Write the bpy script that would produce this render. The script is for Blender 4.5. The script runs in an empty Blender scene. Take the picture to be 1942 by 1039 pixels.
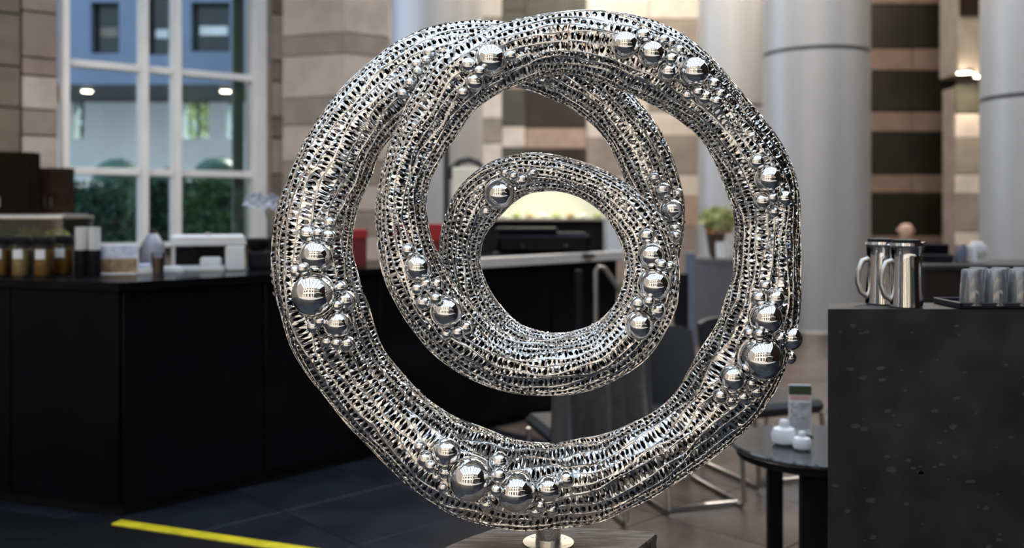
import bpy, math, random
import numpy as np
from mathutils import Vector, Matrix

random.seed(7)
rng = np.random.default_rng(11)
PI = math.pi
scene = bpy.context.scene
COL = scene.collection

# ------------------------------------------------------------------ camera, world, light, exposure
F, CX, HY, ZC = 1800.0, 971.0, 400.0, 1.40        # focal length / principal column / horizon row in px, eye height
cam_d = bpy.data.cameras.new('camera')
cam = bpy.data.objects.new('camera', cam_d)
COL.objects.link(cam)
cam.location = (0, 0, ZC)
cam.rotation_euler = (PI / 2, 0, 0)
cam_d.sensor_width = 36.0
cam_d.lens = 36.0 * F / 1942.0
cam_d.shift_y = -(1039 / 2 - HY) / 1942.0
cam_d.clip_start = 0.05
cam_d.dof.use_dof = True
cam_d.dof.focus_distance = 2.12
cam_d.dof.aperture_fstop = 2.1
scene.camera = cam

world = bpy.data.worlds.new('sky')
scene.world = world
world.use_nodes = True
bgn = world.node_tree.nodes['Background']
bgn.inputs[0].default_value = (0.64, 0.79, 1.0, 1)
bgn.inputs[1].default_value = 1.9

sun_d = bpy.data.lights.new('sun', 'SUN')
sun_d.energy = 6.5
sun_d.angle = math.radians(3)
sun_d.color = (1.0, 0.93, 0.82)
sun = bpy.data.objects.new('sun', sun_d)
COL.objects.link(sun)
sun.rotation_euler = Vector((-0.22, -0.77, -0.62)).to_track_quat('-Z', 'Y').to_euler()

vs = scene.view_settings
vs.view_transform = 'Standard'
vs.look = 'None'
vs.gamma = 1.0
vs.use_curve_mapping = False
vs.exposure = 0.15


# ------------------------------------------------------------------ helpers
def P(x, y, Y):
    """a point of the place seen at photo position x, y at distance Y"""
    return Vector(((x - CX) / F * Y, Y, ZC - (y - HY) / F * Y))


def XP(x, Y):
    return (x - CX) / F * Y


def ZP(y, Y):
    return ZC - (y - HY) / F * Y


MATS = {}


def mat(name, col, rough=0.5, metal=0.0, var=0.12, scale=6.0, bump=0.0, spec=0.5, emit=None, estr=0.0,
        stretch=(1, 1, 1), col2=None, sheen=0.0):
    if name in MATS:
        return MATS[name]
    m = bpy.data.materials.new(name)
    m.use_nodes = True
    nt = m.node_tree
    b = nt.nodes['Principled BSDF']
    b.inputs['Roughness'].default_value = rough
    b.inputs['Metallic'].default_value = metal
    b.inputs['Specular IOR Level'].default_value = spec
    if sheen:
        b.inputs['Sheen Weight'].default_value = sheen
    tc = nt.nodes.new('ShaderNodeTexCoord')
    mp = nt.nodes.new('ShaderNodeMapping')
    mp.inputs['Scale'].default_value = stretch
    nt.links.new(tc.outputs['Object'], mp.inputs['Vector'])
    nz = nt.nodes.new('ShaderNodeTexNoise')
    nz.inputs['Scale'].default_value = scale
    nz.inputs['Detail'].default_value = 5
    nt.links.new(mp.outputs['Vector'], nz.inputs['Vector'])
    rp = nt.nodes.new('ShaderNodeValToRGB')
    c = np.array(col)
    c2 = np.clip(c * (1 + var), 0, 1) if col2 is None else np.array(col2)
    c1 = c * (1 - var) if col2 is None else c
    rp.color_ramp.elements[0].color = (*c1, 1)
    rp.color_ramp.elements[1].color = (*c2, 1)
    rp.color_ramp.elements[0].position = 0.35
    rp.color_ramp.elements[1].position = 0.65
    nt.links.new(nz.outputs['Fac'], rp.inputs['Fac'])
    nt.links.new(rp.outputs['Color'], b.inputs['Base Color'])
    if bump:
        bp = nt.nodes.new('ShaderNodeBump')
        bp.inputs['Strength'].default_value = bump
        bp.inputs['Distance'].default_value = 0.01
        nt.links.new(nz.outputs['Fac'], bp.inputs['Height'])
        nt.links.new(bp.outputs['Normal'], b.inputs['Normal'])
    if emit is not None:
        b.inputs['Emission Color'].default_value = (*emit, 1)
        b.inputs['Emission Strength'].default_value = estr
    MATS[name] = m
    return m


def glass_mat(name, tint=(0.96, 0.98, 0.98), refl=0.08):
    """thin architectural glass: mostly clear with a Fresnel reflection"""
    if name in MATS:
        return MATS[name]
    m = bpy.data.materials.new(name)
    m.use_nodes = True
    nt = m.node_tree
    nt.nodes.clear()
    out = nt.nodes.new('ShaderNodeOutputMaterial')
    tr = nt.nodes.new('ShaderNodeBsdfTransparent')
    tr.inputs['Color'].default_value = (*tint, 1)
    gl = nt.nodes.new('ShaderNodeBsdfGlossy')
    gl.inputs['Roughness'].default_value = 0.02
    fr = nt.nodes.new('ShaderNodeFresnel')
    fr.inputs['IOR'].default_value = 1.0 + refl * 5
    mx = nt.nodes.new('ShaderNodeMixShader')
    nt.links.new(fr.outputs[0], mx.inputs[0])
    nt.links.new(tr.outputs[0], mx.inputs[1])
    nt.links.new(gl.outputs[0], mx.inputs[2])
    nt.links.new(mx.outputs[0], out.inputs[0])
    MATS[name] = m
    return m


class MB:
    """collects boxes, prisms, lathes and tubes for ONE mesh"""

    def __init__(s):
        s.v, s.f = [], []

    def add(s, vs_, fs_):
        o = len(s.v)
        s.v.extend([tuple(p) for p in vs_])
        s.f.extend([tuple(i + o for i in f) for f in fs_])
        return s

    def box(s, x0, x1, y0, y1, z0, z1, c=0.0):
        if c <= 0:
            v = [(x, y, z) for z in (z0, z1) for y in (y0, y1) for x in (x0, x1)]
            return s.add(v, [(0, 2, 3, 1), (4, 5, 7, 6), (0, 1, 5, 4), (2, 6, 7, 3), (0, 4, 6, 2), (1, 3, 7, 5)])
        xs, ys, zs = (x0, x1), (y0, y1), (z0, z1)
        v, idx = [], {}
        for i in (0, 1):
            for j in (0, 1):
                for k in (0, 1):
                    sx, sy, sz = (1 - 2 * i), (1 - 2 * j), (1 - 2 * k)
                    for a in range(3):
                        p = [xs[i], ys[j], zs[k]]
                        for b_, sg in enumerate((sx, sy, sz)):
                            if b_ != a:
                                p[b_] += sg * c
                        idx[(i, j, k, a)] = len(v)
                        v.append(p)
        f = []
        for a in range(3):
            b_, d = [q for q in range(3) if q != a]
            for e in (0, 1):
                def key(bb, dd):
                    q = [0, 0, 0]
                    q[a], q[b_], q[d] = e, bb, dd
                    return tuple(q)
                # the face whose normal is axis a uses, per corner, the vertex kept at the extreme of axis a
                f.append([idx[key(*t) + (a,)] for t in ((0, 0), (1, 0), (1, 1), (0, 1))])
        for a in range(3):
            b_, d = [q for q in range(3) if q != a]
            for eb in (0, 1):
                for ed in (0, 1):
                    q0 = [0, 0, 0]; q1 = [0, 0, 0]
                    q0[a], q0[b_], q0[d] = 0, eb, ed
                    q1[a], q1[b_], q1[d] = 1, eb, ed
                    f.append([idx[tuple(q0) + (b_,)], idx[tuple(q1) + (b_,)], idx[tuple(q1) + (d,)], idx[tuple(q0) + (d,)]])
        for i in (0, 1):
            for j in (0, 1):
                for k in (0, 1):
                    f.append([idx[(i, j, k, 0)], idx[(i, j, k, 1)], idx[(i, j, k, 2)]])
        return s.add(v, f)

    def prism(s, poly, z0, z1):
        n = len(poly)
        v = [(p[0], p[1], z0) for p in poly] + [(p[0], p[1], z1) for p in poly]
        f = [tuple(range(n))[::-1], tuple(range(n, 2 * n))]
        f += [(i, (i + 1) % n, n + (i + 1) % n, n + i) for i in range(n)]
        return s.add(v, f)

    def lathe(s, prof, n=24, c=(0, 0, 0), caps=True):
        v, f = [], []
        for (r, z) in prof:
            for k in range(n):
                a = 2 * PI * k / n
                v.append((c[0] + r * math.cos(a), c[1] + r * math.sin(a), c[2] + z))
        m = len(prof)
        for i in range(m - 1):
            for k in range(n):
                k2 = (k + 1) % n
                f.append((i * n + k, i * n + k2, (i + 1) * n + k2, (i + 1) * n + k))
        if caps:
            f.append(tuple(range(n))[::-1])
            f.append(tuple(range((m - 1) * n, m * n)))
        return s.add(v, f)

    def tube(s, pts, r, n=10, closed=False, flat=1.0):
        pts = [Vector(p) for p in pts]
        m = len(pts)
        v, f = [], []
        up = None
        for i, p in enumerate(pts):
            a = pts[(i - 1) % m] if (closed or i > 0) else p
            b_ = pts[(i + 1) % m] if (closed or i < m - 1) else p
            t = (b_ - a).normalized()
            if up is None:
                up = Vector((0, 0, 1)) if abs(t.z) < 0.9 else Vector((1, 0, 0))
            x = t.cross(up).normalized()
            up = x.cross(t).normalized()
            rr = r[i] if isinstance(r, (list, tuple)) else r
            for k in range(n):
                an = 2 * PI * k / n
                v.append(p + x * math.cos(an) * rr + up * math.sin(an) * rr * flat)
        for i in range(m if closed else m - 1):
            j = (i + 1) % m
            for k in range(n):
                k2 = (k + 1) % n
                f.append((i * n + k, i * n + k2, j * n + k2, j * n + k))
        if not closed:
            f.append(tuple(range(n))[::-1])
            f.append(tuple(range((m - 1) * n, m * n)))
        return s.add(v, f)

    def build(s, name, material, parent=None, smooth=False, loc=None, rz=0.0):
        me = bpy.data.meshes.new(name)
        me.from_pydata(s.v, [], s.f)
        me.validate()
        if material is not None:
            me.materials.append(material)
        if smooth:
            me.polygons.foreach_set('use_smooth', [True] * len(me.polygons))
            try:
                me.set_sharp_from_angle(angle=math.radians(40))
            except Exception:
                pass
        me.update()
        import bmesh
        bm = bmesh.new(); bm.from_mesh(me)
        bmesh.ops.recalc_face_normals(bm, faces=bm.faces)
        bm.to_mesh(me); bm.free()
        o = bpy.data.objects.new(name, me)
        COL.objects.link(o)
        if parent is not None:
            o.parent = parent
        if loc is not None:
            o.location = loc
        o.rotation_euler.z = rz
        return o


def tag(o, label, cat, group=None):
    o['label'] = label
    o['category'] = cat
    if group:
        o['group'] = group
    return o


def struct(o, label=None):
    o['kind'] = 'structure'
    if label:
        o['label'] = label
    return o


def empty(name, loc=(0, 0, 0), rz=0.0):
    o = bpy.data.objects.new(name, None)
    o.empty_display_size = 0.1
    COL.objects.link(o)
    o.location = loc
    o.rotation_euler.z = rz
    return o


def copy_tree(o, parent=None):
    c = o.copy()
    COL.objects.link(c)
    c.parent = parent
    for ch in list(o.children):
        copy_tree(ch, c)
    return c


def copy_thing(o, loc, rz=None, label=None):
    c = copy_tree(o)
    c.location = loc
    if rz is not None:
        c.rotation_euler.z = rz
    if label:
        c['label'] = label
    return c


# ------------------------------------------------------------------ materials
M_chrome = mat('polished_steel', (0.86, 0.85, 0.83), 0.035, 1.0, 0.02, 3)
M_lattice = mat('bright_steel', (0.84, 0.82, 0.79), 0.09, 1.0, 0.08, 40)
M_rib = mat('rib_steel', (0.70, 0.685, 0.66), 0.10, 1.0, 0.06, 30)
M_raw_shade = mat('shaded_raw_steel', (0.03, 0.028, 0.026), 0.6, 0.3, 0.2, 30)  # unpolished inner faces, darkened so the colour holds the shade inside the tube
M_brushed = mat('brushed_steel', (0.62, 0.60, 0.57), 0.3, 1.0, 0.08, 40)
M_slate = mat('slate_tile', (0.016, 0.018, 0.024), 0.28, 0, 0.35, 3, spec=0.4)
M_brown = mat('brown_stone_tile', (0.15, 0.11, 0.085), 0.22, 0, 0.3, 2.5, spec=0.5)
M_grout = mat('grout', (0.02, 0.02, 0.022), 0.8)
M_pave = mat('pale_paving', (0.42, 0.40, 0.37), 0.7, 0, 0.15, 2)
M_black = mat('black_lacquer', (0.004, 0.004, 0.005), 0.22, 0, 0.3, 4, spec=0.16)
M_blackm = mat('black_matte', (0.008, 0.008, 0.010), 0.6, 0, 0.3, 8, spec=0.2)
M_mat = mat('black_rubber', (0.005, 0.005, 0.006), 0.75, 0, 0.3, 20, spec=0.15)
M_yellow = mat('yellow_paint', (0.72, 0.60, 0.015), 0.45, 0, 0.15, 14)
M_stone_p = mat('pale_stone', (0.46, 0.39, 0.335), 0.8, 0, 0.1, 5, bump=0.15)
M_stone_d = mat('taupe_stone', (0.27, 0.225, 0.19), 0.8, 0, 0.12, 5, bump=0.15)
M_stone_o = mat('olive_stone', (0.15, 0.13, 0.095), 0.85, 0, 0.12, 5, bump=0.15)
M_stone_r = mat('rosy_stone', (0.25, 0.19, 0.16), 0.8, 0, 0.12, 5, bump=0.15)
M_mortar = mat('mortar', (0.34, 0.29, 0.25), 0.9)
M_band_d = mat('dark_band_stone', (0.022, 0.017, 0.008), 0.4, 0, 0.3, 3)
M_band_g = mat('olive_band_stone', (0.07, 0.068, 0.05), 0.5, 0, 0.25, 3)
M_band_p = mat('pink_band_stone', (0.40, 0.285, 0.225), 0.7, 0, 0.1, 4)
M_band_p_shade = mat('pink_band_stone_shaded', (0.20, 0.135, 0.105), 0.7, 0, 0.1, 4)  # pink band stone with the dim right side's shade put into its colour
M_band_d_shade = mat('dark_band_stone_shaded', (0.010, 0.008, 0.004), 0.5, 0, 0.3, 3)  # dark band stone, the right wall's shade mixed into the colour
M_band_w = mat('cream_band_stone', (0.64, 0.56, 0.49), 0.7, 0, 0.1, 4)
M_band_t = mat('tan_band_stone', (0.29, 0.245, 0.205), 0.7, 0, 0.12, 4)
M_colm = mat('column_metal', (0.50, 0.50, 0.50), 0.42, 0.35, 0.04, 3, stretch=(1, 1, 0.15))
M_joint = mat('column_joint', (0.07, 0.07, 0.075), 0.6)
M_white = mat('white_paint', (0.74, 0.72, 0.70), 0.5, 0, 0.04, 5)
M_whitep = mat('white_plastic', (0.80, 0.80, 0.80), 0.35, 0, 0.03, 5)
M_cream = mat('cream_enamel', (0.72, 0.70, 0.58), 0.4, 0, 0.05, 5)
M_blue = mat('blue_grey_cladding', (0.17, 0.225, 0.34), 0.6, 0, 0.08, 1.5)
M_pale = mat('pale_cladding', (0.84, 0.88, 0.90), 0.6, 0, 0.06, 1.5)
M_dwin = mat('dark_window_glass', (0.015, 0.02, 0.02), 0.06, 0, 0.3, 2)
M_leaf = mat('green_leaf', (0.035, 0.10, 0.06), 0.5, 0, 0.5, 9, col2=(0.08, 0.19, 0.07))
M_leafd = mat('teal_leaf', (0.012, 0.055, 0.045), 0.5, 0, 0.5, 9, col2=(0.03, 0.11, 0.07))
M_wood = mat('weathered_wood', (0.125, 0.10, 0.08), 0.75, 0, 0.4, 9, bump=0.7, stretch=(1.2, 9, 4), col2=(0.30, 0.255, 0.21))
M_woodside = mat('split_bark_wood', (0.035, 0.026, 0.019), 0.9, 0, 0.4, 14, bump=0.9, stretch=(5, 5, 1), col2=(0.16, 0.12, 0.09))
M_crack = mat('dark_wood_crack', (0.02, 0.016, 0.013), 0.9)
M_dkwood = mat('dark_wood', (0.007, 0.0055, 0.003), 0.8, 0, 0.3, 6, spec=0.08, stretch=(1, 1, 8))
M_dkwood2 = mat('brown_wood', (0.020, 0.012, 0.008), 0.8, 0, 0.3, 6, spec=0.1, stretch=(1, 1, 8))
M_granite = mat('speckled_dark_granite', (0.014, 0.014, 0.0145), 0.5, 0, 0.3, 7, spec=0.3, col2=(0.034, 0.035, 0.034))
M_red = mat('red_board', (0.30, 0.010, 0.014), 0.5, 0, 0.1, 5)
M_redd = mat('deep_red_board', (0.12, 0.006, 0.010), 0.5, 0, 0.1, 5)
M_grey_cloth = mat('grey_cloth', (0.055, 0.05, 0.045), 0.9, 0, 0.2, 30, sheen=0.3)
M_char = mat('charcoal_leather', (0.018, 0.018, 0.020), 0.55, 0, 0.2, 12)
M_planter = mat('grey_composite', (0.12, 0.115, 0.125), 0.6, 0, 0.08, 4)
M_glass = glass_mat('clear_glass')
M_glassg = glass_mat('window_glass', (0.88, 0.93, 0.92), 0.09)
M_food = mat('brown_granola', (0.23, 0.12, 0.03), 0.8, 0, 0.4, 60, col2=(0.42, 0.25, 0.08), bump=0.5)
M_food2 = mat('tan_granola', (0.34, 0.24, 0.10), 0.8, 0, 0.4, 60, col2=(0.55, 0.43, 0.22), bump=0.5)
M_food3 = mat('amber_granola', (0.24, 0.11, 0.012), 0.8, 0, 0.4, 60, col2=(0.38, 0.20, 0.03), bump=0.5)
M_paper = mat('white_paper', (0.82, 0.82, 0.82), 0.8, 0, 0.03, 5)
M_bluep = mat('blue_print', (0.42, 0.50, 0.72), 0.6, 0, 0.2, 30, col2=(0.75, 0.80, 0.90))
M_photop = mat('brown_food_print', (0.10, 0.07, 0.02), 0.6, 0, 0.5, 14, col2=(0.50, 0.33, 0.20))
M_salad = mat('yellow_green_leaf', (0.30, 0.34, 0.10), 0.6, 0, 0.3, 12, col2=(0.45, 0.50, 0.22))
M_skin = mat('skin', (0.62, 0.41, 0.32), 0.5, 0, 0.05, 5)
M_shirt = mat('dark_shirt', (0.02, 0.02, 0.025), 0.8)
M_trouser = mat('black_trousers', (0.012, 0.012, 0.014), 0.8)
M_petal = mat('pale_blue_petal', (0.33, 0.38, 0.50), 0.6, 0, 0.15, 10)
M_ygleaf = mat('lime_leaf', (0.25, 0.30, 0.06), 0.6, 0, 0.3, 10, col2=(0.52, 0.55, 0.28))
M_orange = mat('orange_petal', (0.60, 0.20, 0.08), 0.6, 0, 0.2, 10)
M_lamp = mat('lamp_glow', (0.9, 0.85, 0.75), 0.5, emit=(1.0, 0.86, 0.66), estr=14)
M_lampc = mat('case_lamp_glow', (0.9, 0.9, 0.85), 0.5, emit=(1.0, 0.97, 0.86), estr=14)
M_facade = mat('buff_facade_stone', (0.74, 0.65, 0.55), 0.8, 0, 0.08, 2)
M_bluetape = mat('blue_strip', (0.16, 0.18, 0.26), 0.5)

# ================================================================== THE SETTING
ANG = math.atan2(0.607, 0.795)
# floor slab and tiles
fl = MB().box(-9.5, 9.5, -9, 17, -0.12, -0.012).build('floor', M_grout)
struct(fl, 'dark tiled lobby floor')
TS = 0.62
ca, sa = math.cos(ANG + 0.1), math.sin(ANG + 0.1)
tile_me = {}
for key, m_ in (('slate', M_slate), ('brown', M_brown), ('pale', M_pave)):
    t_ = MB().box(-TS / 2 + .003, TS / 2 - .003, -TS / 2 + .003, TS / 2 - .003, -0.014, 0.0, 0.002)
    tmp = t_.build('tile', m_, fl)
    tile_me[key] = tmp.data
    bpy.data.objects.remove(tmp)
far_mb = {'slate': MB(), 'brown': MB(), 'pale': MB()}
ntile = 0
for i in range(-22, 40):
    for j in range(-26, 34):
        x = (i * ca - j * sa) * TS + 0.1
        y = (i * sa + j * ca) * TS
        if not (-9.0 < x < 9.0 and -8.6 < y < 16.2):
            continue
        key = 'pale' if y < -1.0 else ('brown' if (x > 0.15 + 0.02 * y and y > 2.6) else 'slate')
        inview = y > 2.6 and abs(x) < 0.62 * y and y < 7.5
        if inview:
            o = bpy.data.objects.new('tile', tile_me[key])
            COL.objects.link(o)
            o.parent = fl
            o.location = (x, y, 0)
            o.rotation_euler.z = ANG + 0.1
            ntile += 1
        else:
            h_ = TS / 2 - .003
            c4 = [(x + a * h_ * ca - b * h_ * sa, y + a * h_ * sa + b * h_ * ca) for a, b in ((-1, -1), (1, -1), (1, 1), (-1, 1))]
            far_mb[key].prism(c4, -0.014, 0.0)
for key, m_ in (('slate', M_slate), ('brown', M_brown), ('pale', M_pave)):
    if far_mb[key].v:
        o = far_mb[key].build('tile_field', m_, fl)
        o['kind'] = 'stuff'

# ---- window wall (runs away to the right); local frame: x along the wall, y into the outside, z up
W0 = Vector((-3.80, 8.0, 0))
DX, DY = math.cos(ANG), math.sin(ANG)


def wt(x):
    k = (x - CX) / F
    return (W0.y * k - W0.x) / (DX - DY * k)


def wz(x, y):
    t = wt(x)
    return ZC - (y - HY) / F * (W0.y + DY * t)


wall_l = empty('wall_window_side', W0, ANG)
struct(wall_l, 'stone block wall holding the tall window')
t0, t1 = wt(112), wt(500)
tE = wt(545) + 0.5
# masonry cores round the opening
core = MB()
core.box(-6.5, t0, 0.06, 0.45, 0, 5.6)
core.box(t1, tE, 0.06, 0.45, 0, 5.6)
core.box(t0, t1, 0.06, 0.45, 0, 1.10)
core.box(t0, t1, 0.06, 0.45, 4.3, 5.6)
core.build('wall_core', M_mortar, wall_l)


def blocks(parent, x0, x1, zs, mats_, y0=-0.02, y1=0.06, gap=0.007, name='stone_block'):
    for i in range(len(zs) - 1):
        MB().box(x0 + gap, x1 - gap, y0, y1, zs[i] + gap, zs[i + 1] - gap, 0.006).build(name, mats_[i % len(mats_)], parent)


zl = [0, 0.35, 0.75, 1.05] + [ZP(y, 7.75) for y in (320, 255, 205, 140, 105)] + [3.05, 3.35, 3.8, 4.2]
blocks(wall_l, wt(40), t0 - 0.01, sorted(zl), [M_stone_r, M_stone_d, M_stone_p, M_stone_d, M_stone_p, M_stone_d, M_stone_p, M_stone_r])
zo = [0, 0.6, 1.2] + [ZP(y, 7.6) for y in (288, 200, 120, 18)] + [3.4, 3.9, 4.3]
blocks(wall_l, wt(-60), wt(39), sorted(zo), [M_stone_o, M_stone_o])
blocks(wall_l, wt(-170), wt(-61), [0, .5, 1.0, 1.5, 2.0, 2.45, 2.9, 3.4, 3.9, 4.3], [M_stone_o])
blocks(wall_l, t1 + 0.01, tE, [0, .4, .8, 1.2, 1.5, 1.75, 2.1, 2.3, 2.65, 2.85, 3.3, 3.6, 4.3], [M_stone_d, M_stone_p])

win = empty('window_1', W0, ANG)
struct(win, 'tall white framed window with wide mullions looking onto a courtyard')
ZR1, ZR2, ZS, ZT = 1.742, 2.652, 1.12, 4.3
mulls = [(wt(120), 0.05), (wt(268), 0.058), (wt(330), 0.058), (wt(485), 0.12)]
for t_, w_ in mulls:
    MB().box(t_ - w_ / 2, t_ + w_ / 2, -0.13, 0.04, ZS, ZT, 0.004).build('mullion', M_white, win)
for z_ in (ZR1, ZR2, 3.6):
    for k in range(3):
        a, b = mulls[k], mulls[k + 1]
        MB().box(a[0] + a[1] / 2, b[0] - b[1] / 2, -0.06, 0.04, z_ - 0.03, z_ + 0.03, 0.004).build('rail', M_white, win)
MB().box(t0, t1, -0.10, 0.06, ZS - 0.04, ZS, 0.004).build('window_sill', M_white, win)
MB().box(mulls[3][0] + 0.06, t1 + 0.06, -0.05, 0.05, ZS, ZT, 0.004).build('jamb', M_stone_p, win)
MB().box(wt(122), wt(139), 0.12, 0.17, ZS, ZT, .003).build('shutter', mat('dark_green_shutter', (.018, .024, .018), .6), win)
MB().box(wt(452), wt(472), 0.12, 0.17, ZS, ZT, .003).build('shutter', mat('grey_green_shutter', (.085, .10, .075), .6), win)
for k in range(3):
    a, b = mulls[k], mulls[k + 1]
    zz = [ZS, ZR1 - 0.03, ZR1 + 0.03, ZR2 - 0.03, ZR2 + 0.03, 3.57, 3.63, ZT]
    for r in range(4):
        MB().box(a[0] + a[1] / 2, b[0] - b[1] / 2, 0.0, 0.006, zz[2 * r], zz[2 * r + 1]).build('pane', M_glassg, win)

# ---- pier right of the window: courses of blocks round a projecting corner
pier = empty('wall_pier', (-1.51, 8.6, 0))
struct(pier, 'projecting pier of pale and taupe stone courses')
foot = [(-0.62, 0.22), (0, 0), (0.362, 0.27), (0.30, 0.9), (-0.5, 0.9)]
MB().prism([(p[0] * .96 - .003, p[1] * .96 + 0.02) for p in foot], 0, 5.5).build('pier_core', M_mortar, pier)
zc_ = [0, .30, .55, .92, 1.17, 1.40, 1.64, 1.863, 2.19, 2.446, 2.83, 3.02, 3.42, 3.62, 4.1, 4.4]
for i in range(len(zc_) - 1):
    z0, z1 = zc_[i] + .006, zc_[i + 1] - .006
    pale = (z0 > 1.9 and (i % 2 == 1)) or (z0 < 1.9 and i % 2 == 1)
    m_ = M_stone_d if i % 2 == 0 else M_stone_p
    if 1.8 < z0 < 2.1: m_ = M_stone_p
    if 2.15 < z0 < 2.3: m_ = M_stone_d
    if 2.4 < z0 < 2.6: m_ = M_stone_p
    if 2.8 < z0 < 2.9: m_ = M_stone_d
    if 3.0 < z0 < 3.1: m_ = M_stone_p
    MB().prism(foot, z0, z1).build('stone_block', m_, pier)

# ---- far wall: banded courses, each panel its own piece
farw = MB().box(-2.3, 9.5, 16.55, 16.9, 0, 7).build('wall_far', M_band_t)
struct(farw, 'banded stone wall at the back of the lobby')


def panel(parent, x0, x1, ya, yb, Y, m_, proud=0.04, name='stone_panel'):
    X0, X1 = XP(x0, Y), XP(x1, Y)
    z1, z0 = ZP(ya, Y), ZP(yb, Y)
    MB().box(X0 + .006, X1 - .006, Y, Y + proud, z0 + .006, z1 - .006, 0.008).build(name, m_, parent)


YF = 16.5
for (x0, x1, rows) in [
    (742, 912, [(-90, 30, M_stone_d), (30, 110, M_stone_p), (110, 190, M_stone_d), (190, 300, M_stone_p), (300, 420, M_stone_p), (420, 540, M_stone_d)]),
    (912, 952, [(-90, -6, M_band_w), (-6, 33, M_band_w), (33, 100, M_band_t), (100, 225, M_band_w), (225, 272, M_band_t), (272, 380, M_band_w), (380, 540, M_band_t)]),
    (952, 996, [(-90, 20, M_band_g), (20, 110, M_band_g), (110, 170, M_band_p), (170, 240, M_band_g), (240, 280, M_band_w), (280, 355, M_band_g), (355, 540, M_band_t)]),
    (996, 1112, [(-90, 40, M_band_g), (40, 90, M_band_p), (90, 165, M_band_d), (165, 243, M_band_d), (243, 282, M_band_p), (282, 360, M_band_d), (360, 395, M_band_p), (395, 540, M_band_d)]),
    (1112, 1230, [(-90, -30, M_band_t), (-30, 36, M_band_w), (36, 130, M_band_t), (130, 225, M_band_w), (225, 262, M_band_w), (262, 335, M_band_t), (335, 372, M_band_w), (372, 430, M_band_t), (430, 540, M_band_t)]),
    (1230, 1335, [(-90, -30, M_band_t), (-30, 36, M_band_w), (36, 130, M_band_t), (130, 213, M_band_t), (213, 258, M_band_w), (258, 332, M_band_t), (332, 372, M_band_w), (372, 430, M_band_p), (430, 540, M_band_t)]),
    (1335, 1640, [(-90, 100, M_band_t), (100, 220, M_band_w), (220, 340, M_band_t), (340, 540, M_band_t)]),
]:
    for (ya, yb, m_) in rows:
        panel(farw, x0, x1, ya, yb, YF, m_)

# striped wall on the right, nearer
YS = 14.5
ws = MB().box(XP(1560, YS), XP(1817, YS), YS + .05, YS + .4, 0, 6.5).build('wall_striped', M_band_d)
struct(ws, 'wall of dark courses with narrow brown pink bands')
for (ya, yb, m_) in [(-120, -20, M_band_d_shade), (-20, 8, M_band_p_shade), (8, 92, M_band_d_shade), (92, 134, M_band_p_shade), (134, 212, M_band_d_shade), (212, 250, M_band_p_shade),
                     (250, 331, M_band_d_shade), (331, 366, M_band_p_shade), (366, 447, M_band_d_shade), (447, 482, M_band_p_shade), (482, 580, M_band_d_shade)]:
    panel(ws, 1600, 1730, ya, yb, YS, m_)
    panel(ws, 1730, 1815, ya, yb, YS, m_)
YR = 13.4
wr = MB().box(XP(1812, YR), XP(1990, YR), YR + .05, YR + .4, 0, 3.15).build('wall_return', M_band_t)
struct(wr, 'short return wall washed by two downlights')
for (ya, yb, m_) in [(160, 216, M_band_g), (216, 262, M_band_w), (262, 331, M_band_t), (331, 368, M_band_w), (368, 440, M_band_t), (440, 480, M_band_w), (480, 590, M_band_t)]:
    panel(wr, 1812, 1990, ya, yb, YR, m_)
wr2 = MB().box(XP(1812, YR), XP(2050, YR), YR - .1, YR + .5, 3.32, 6.5, 0.01).build('wall_bulkhead', M_band_t)
struct(wr2, 'brown bulkhead over the downlights')
MB().box(XP(1812, YR), XP(1868, YR), YR - .14, YR - .1, ZP(32, YR), ZP(-60, YR), 0.008).build('wall_panel', M_dkwood2, wr2)
for k, (x_, y_) in enumerate([(1829, 137), (1862, 144)]):
    p = P(x_, y_, 13.2)
    l = empty('downlight', (p.x, p.y, p.z))
    MB().lathe([(0.10, 0.03), (0.125, 0.03), (0.125, -0.01), (0.10, -0.01)], 20, caps=False).build('trim_ring', M_brushed, l)
    MB().lathe([(0.001, 0.0), (0.10, 0.0), (0.10, -0.012), (0.001, -0.012)], 20).build('lens', M_lamp, l)
    MB().box(-0.012, 0.012, -0.012, 0.012, 0.0, 3.32 - p.z + 0.01).build('stem', M_brushed, l)
    tag(l, ['glowing round downlight farther from the right hand column', 'glowing round downlight nearer to the right hand column'][k], 'downlight', 'downlights by the return wall')
    ld = bpy.data.lights.new('downlight_lamp', 'SPOT')
    ld.energy = 22; ld.color = (1, 0.82, 0.62); ld.spot_size = 2.2; ld.spot_blend = 0.8; ld.shadow_soft_size = 0.08
    lo = bpy.data.objects.new('downlight_lamp', ld); COL.objects.link(lo)
    lo.parent = l; lo.location = (0, 0, -0.03)

# side, back walls, roof beams
wl = MB().box(-9.2, -8.9, -6.8, 4.3, 0, 9.0).build('wall_left', M_stone_p)
struct(wl)
wri = MB().box(8.9, 9.2, -8.5, 16.5, 0, 9.0).build('wall_right', M_dkwood2)
struct(wri)
HB = 9.8
xs_ = [-9.2, -7.8, -6.2, -5.0, -3.4, -2.3, -0.7, 0.2, 1.4, 2.0]
storeys = [(0.3, 3.0), (4.3, 6.2), (7.3, 9.0)]
wbo = empty('wall_back', (0, -6.8, 0))
struct(wbo, 'buff stone front facing the lobby with rows of windows')


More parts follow.
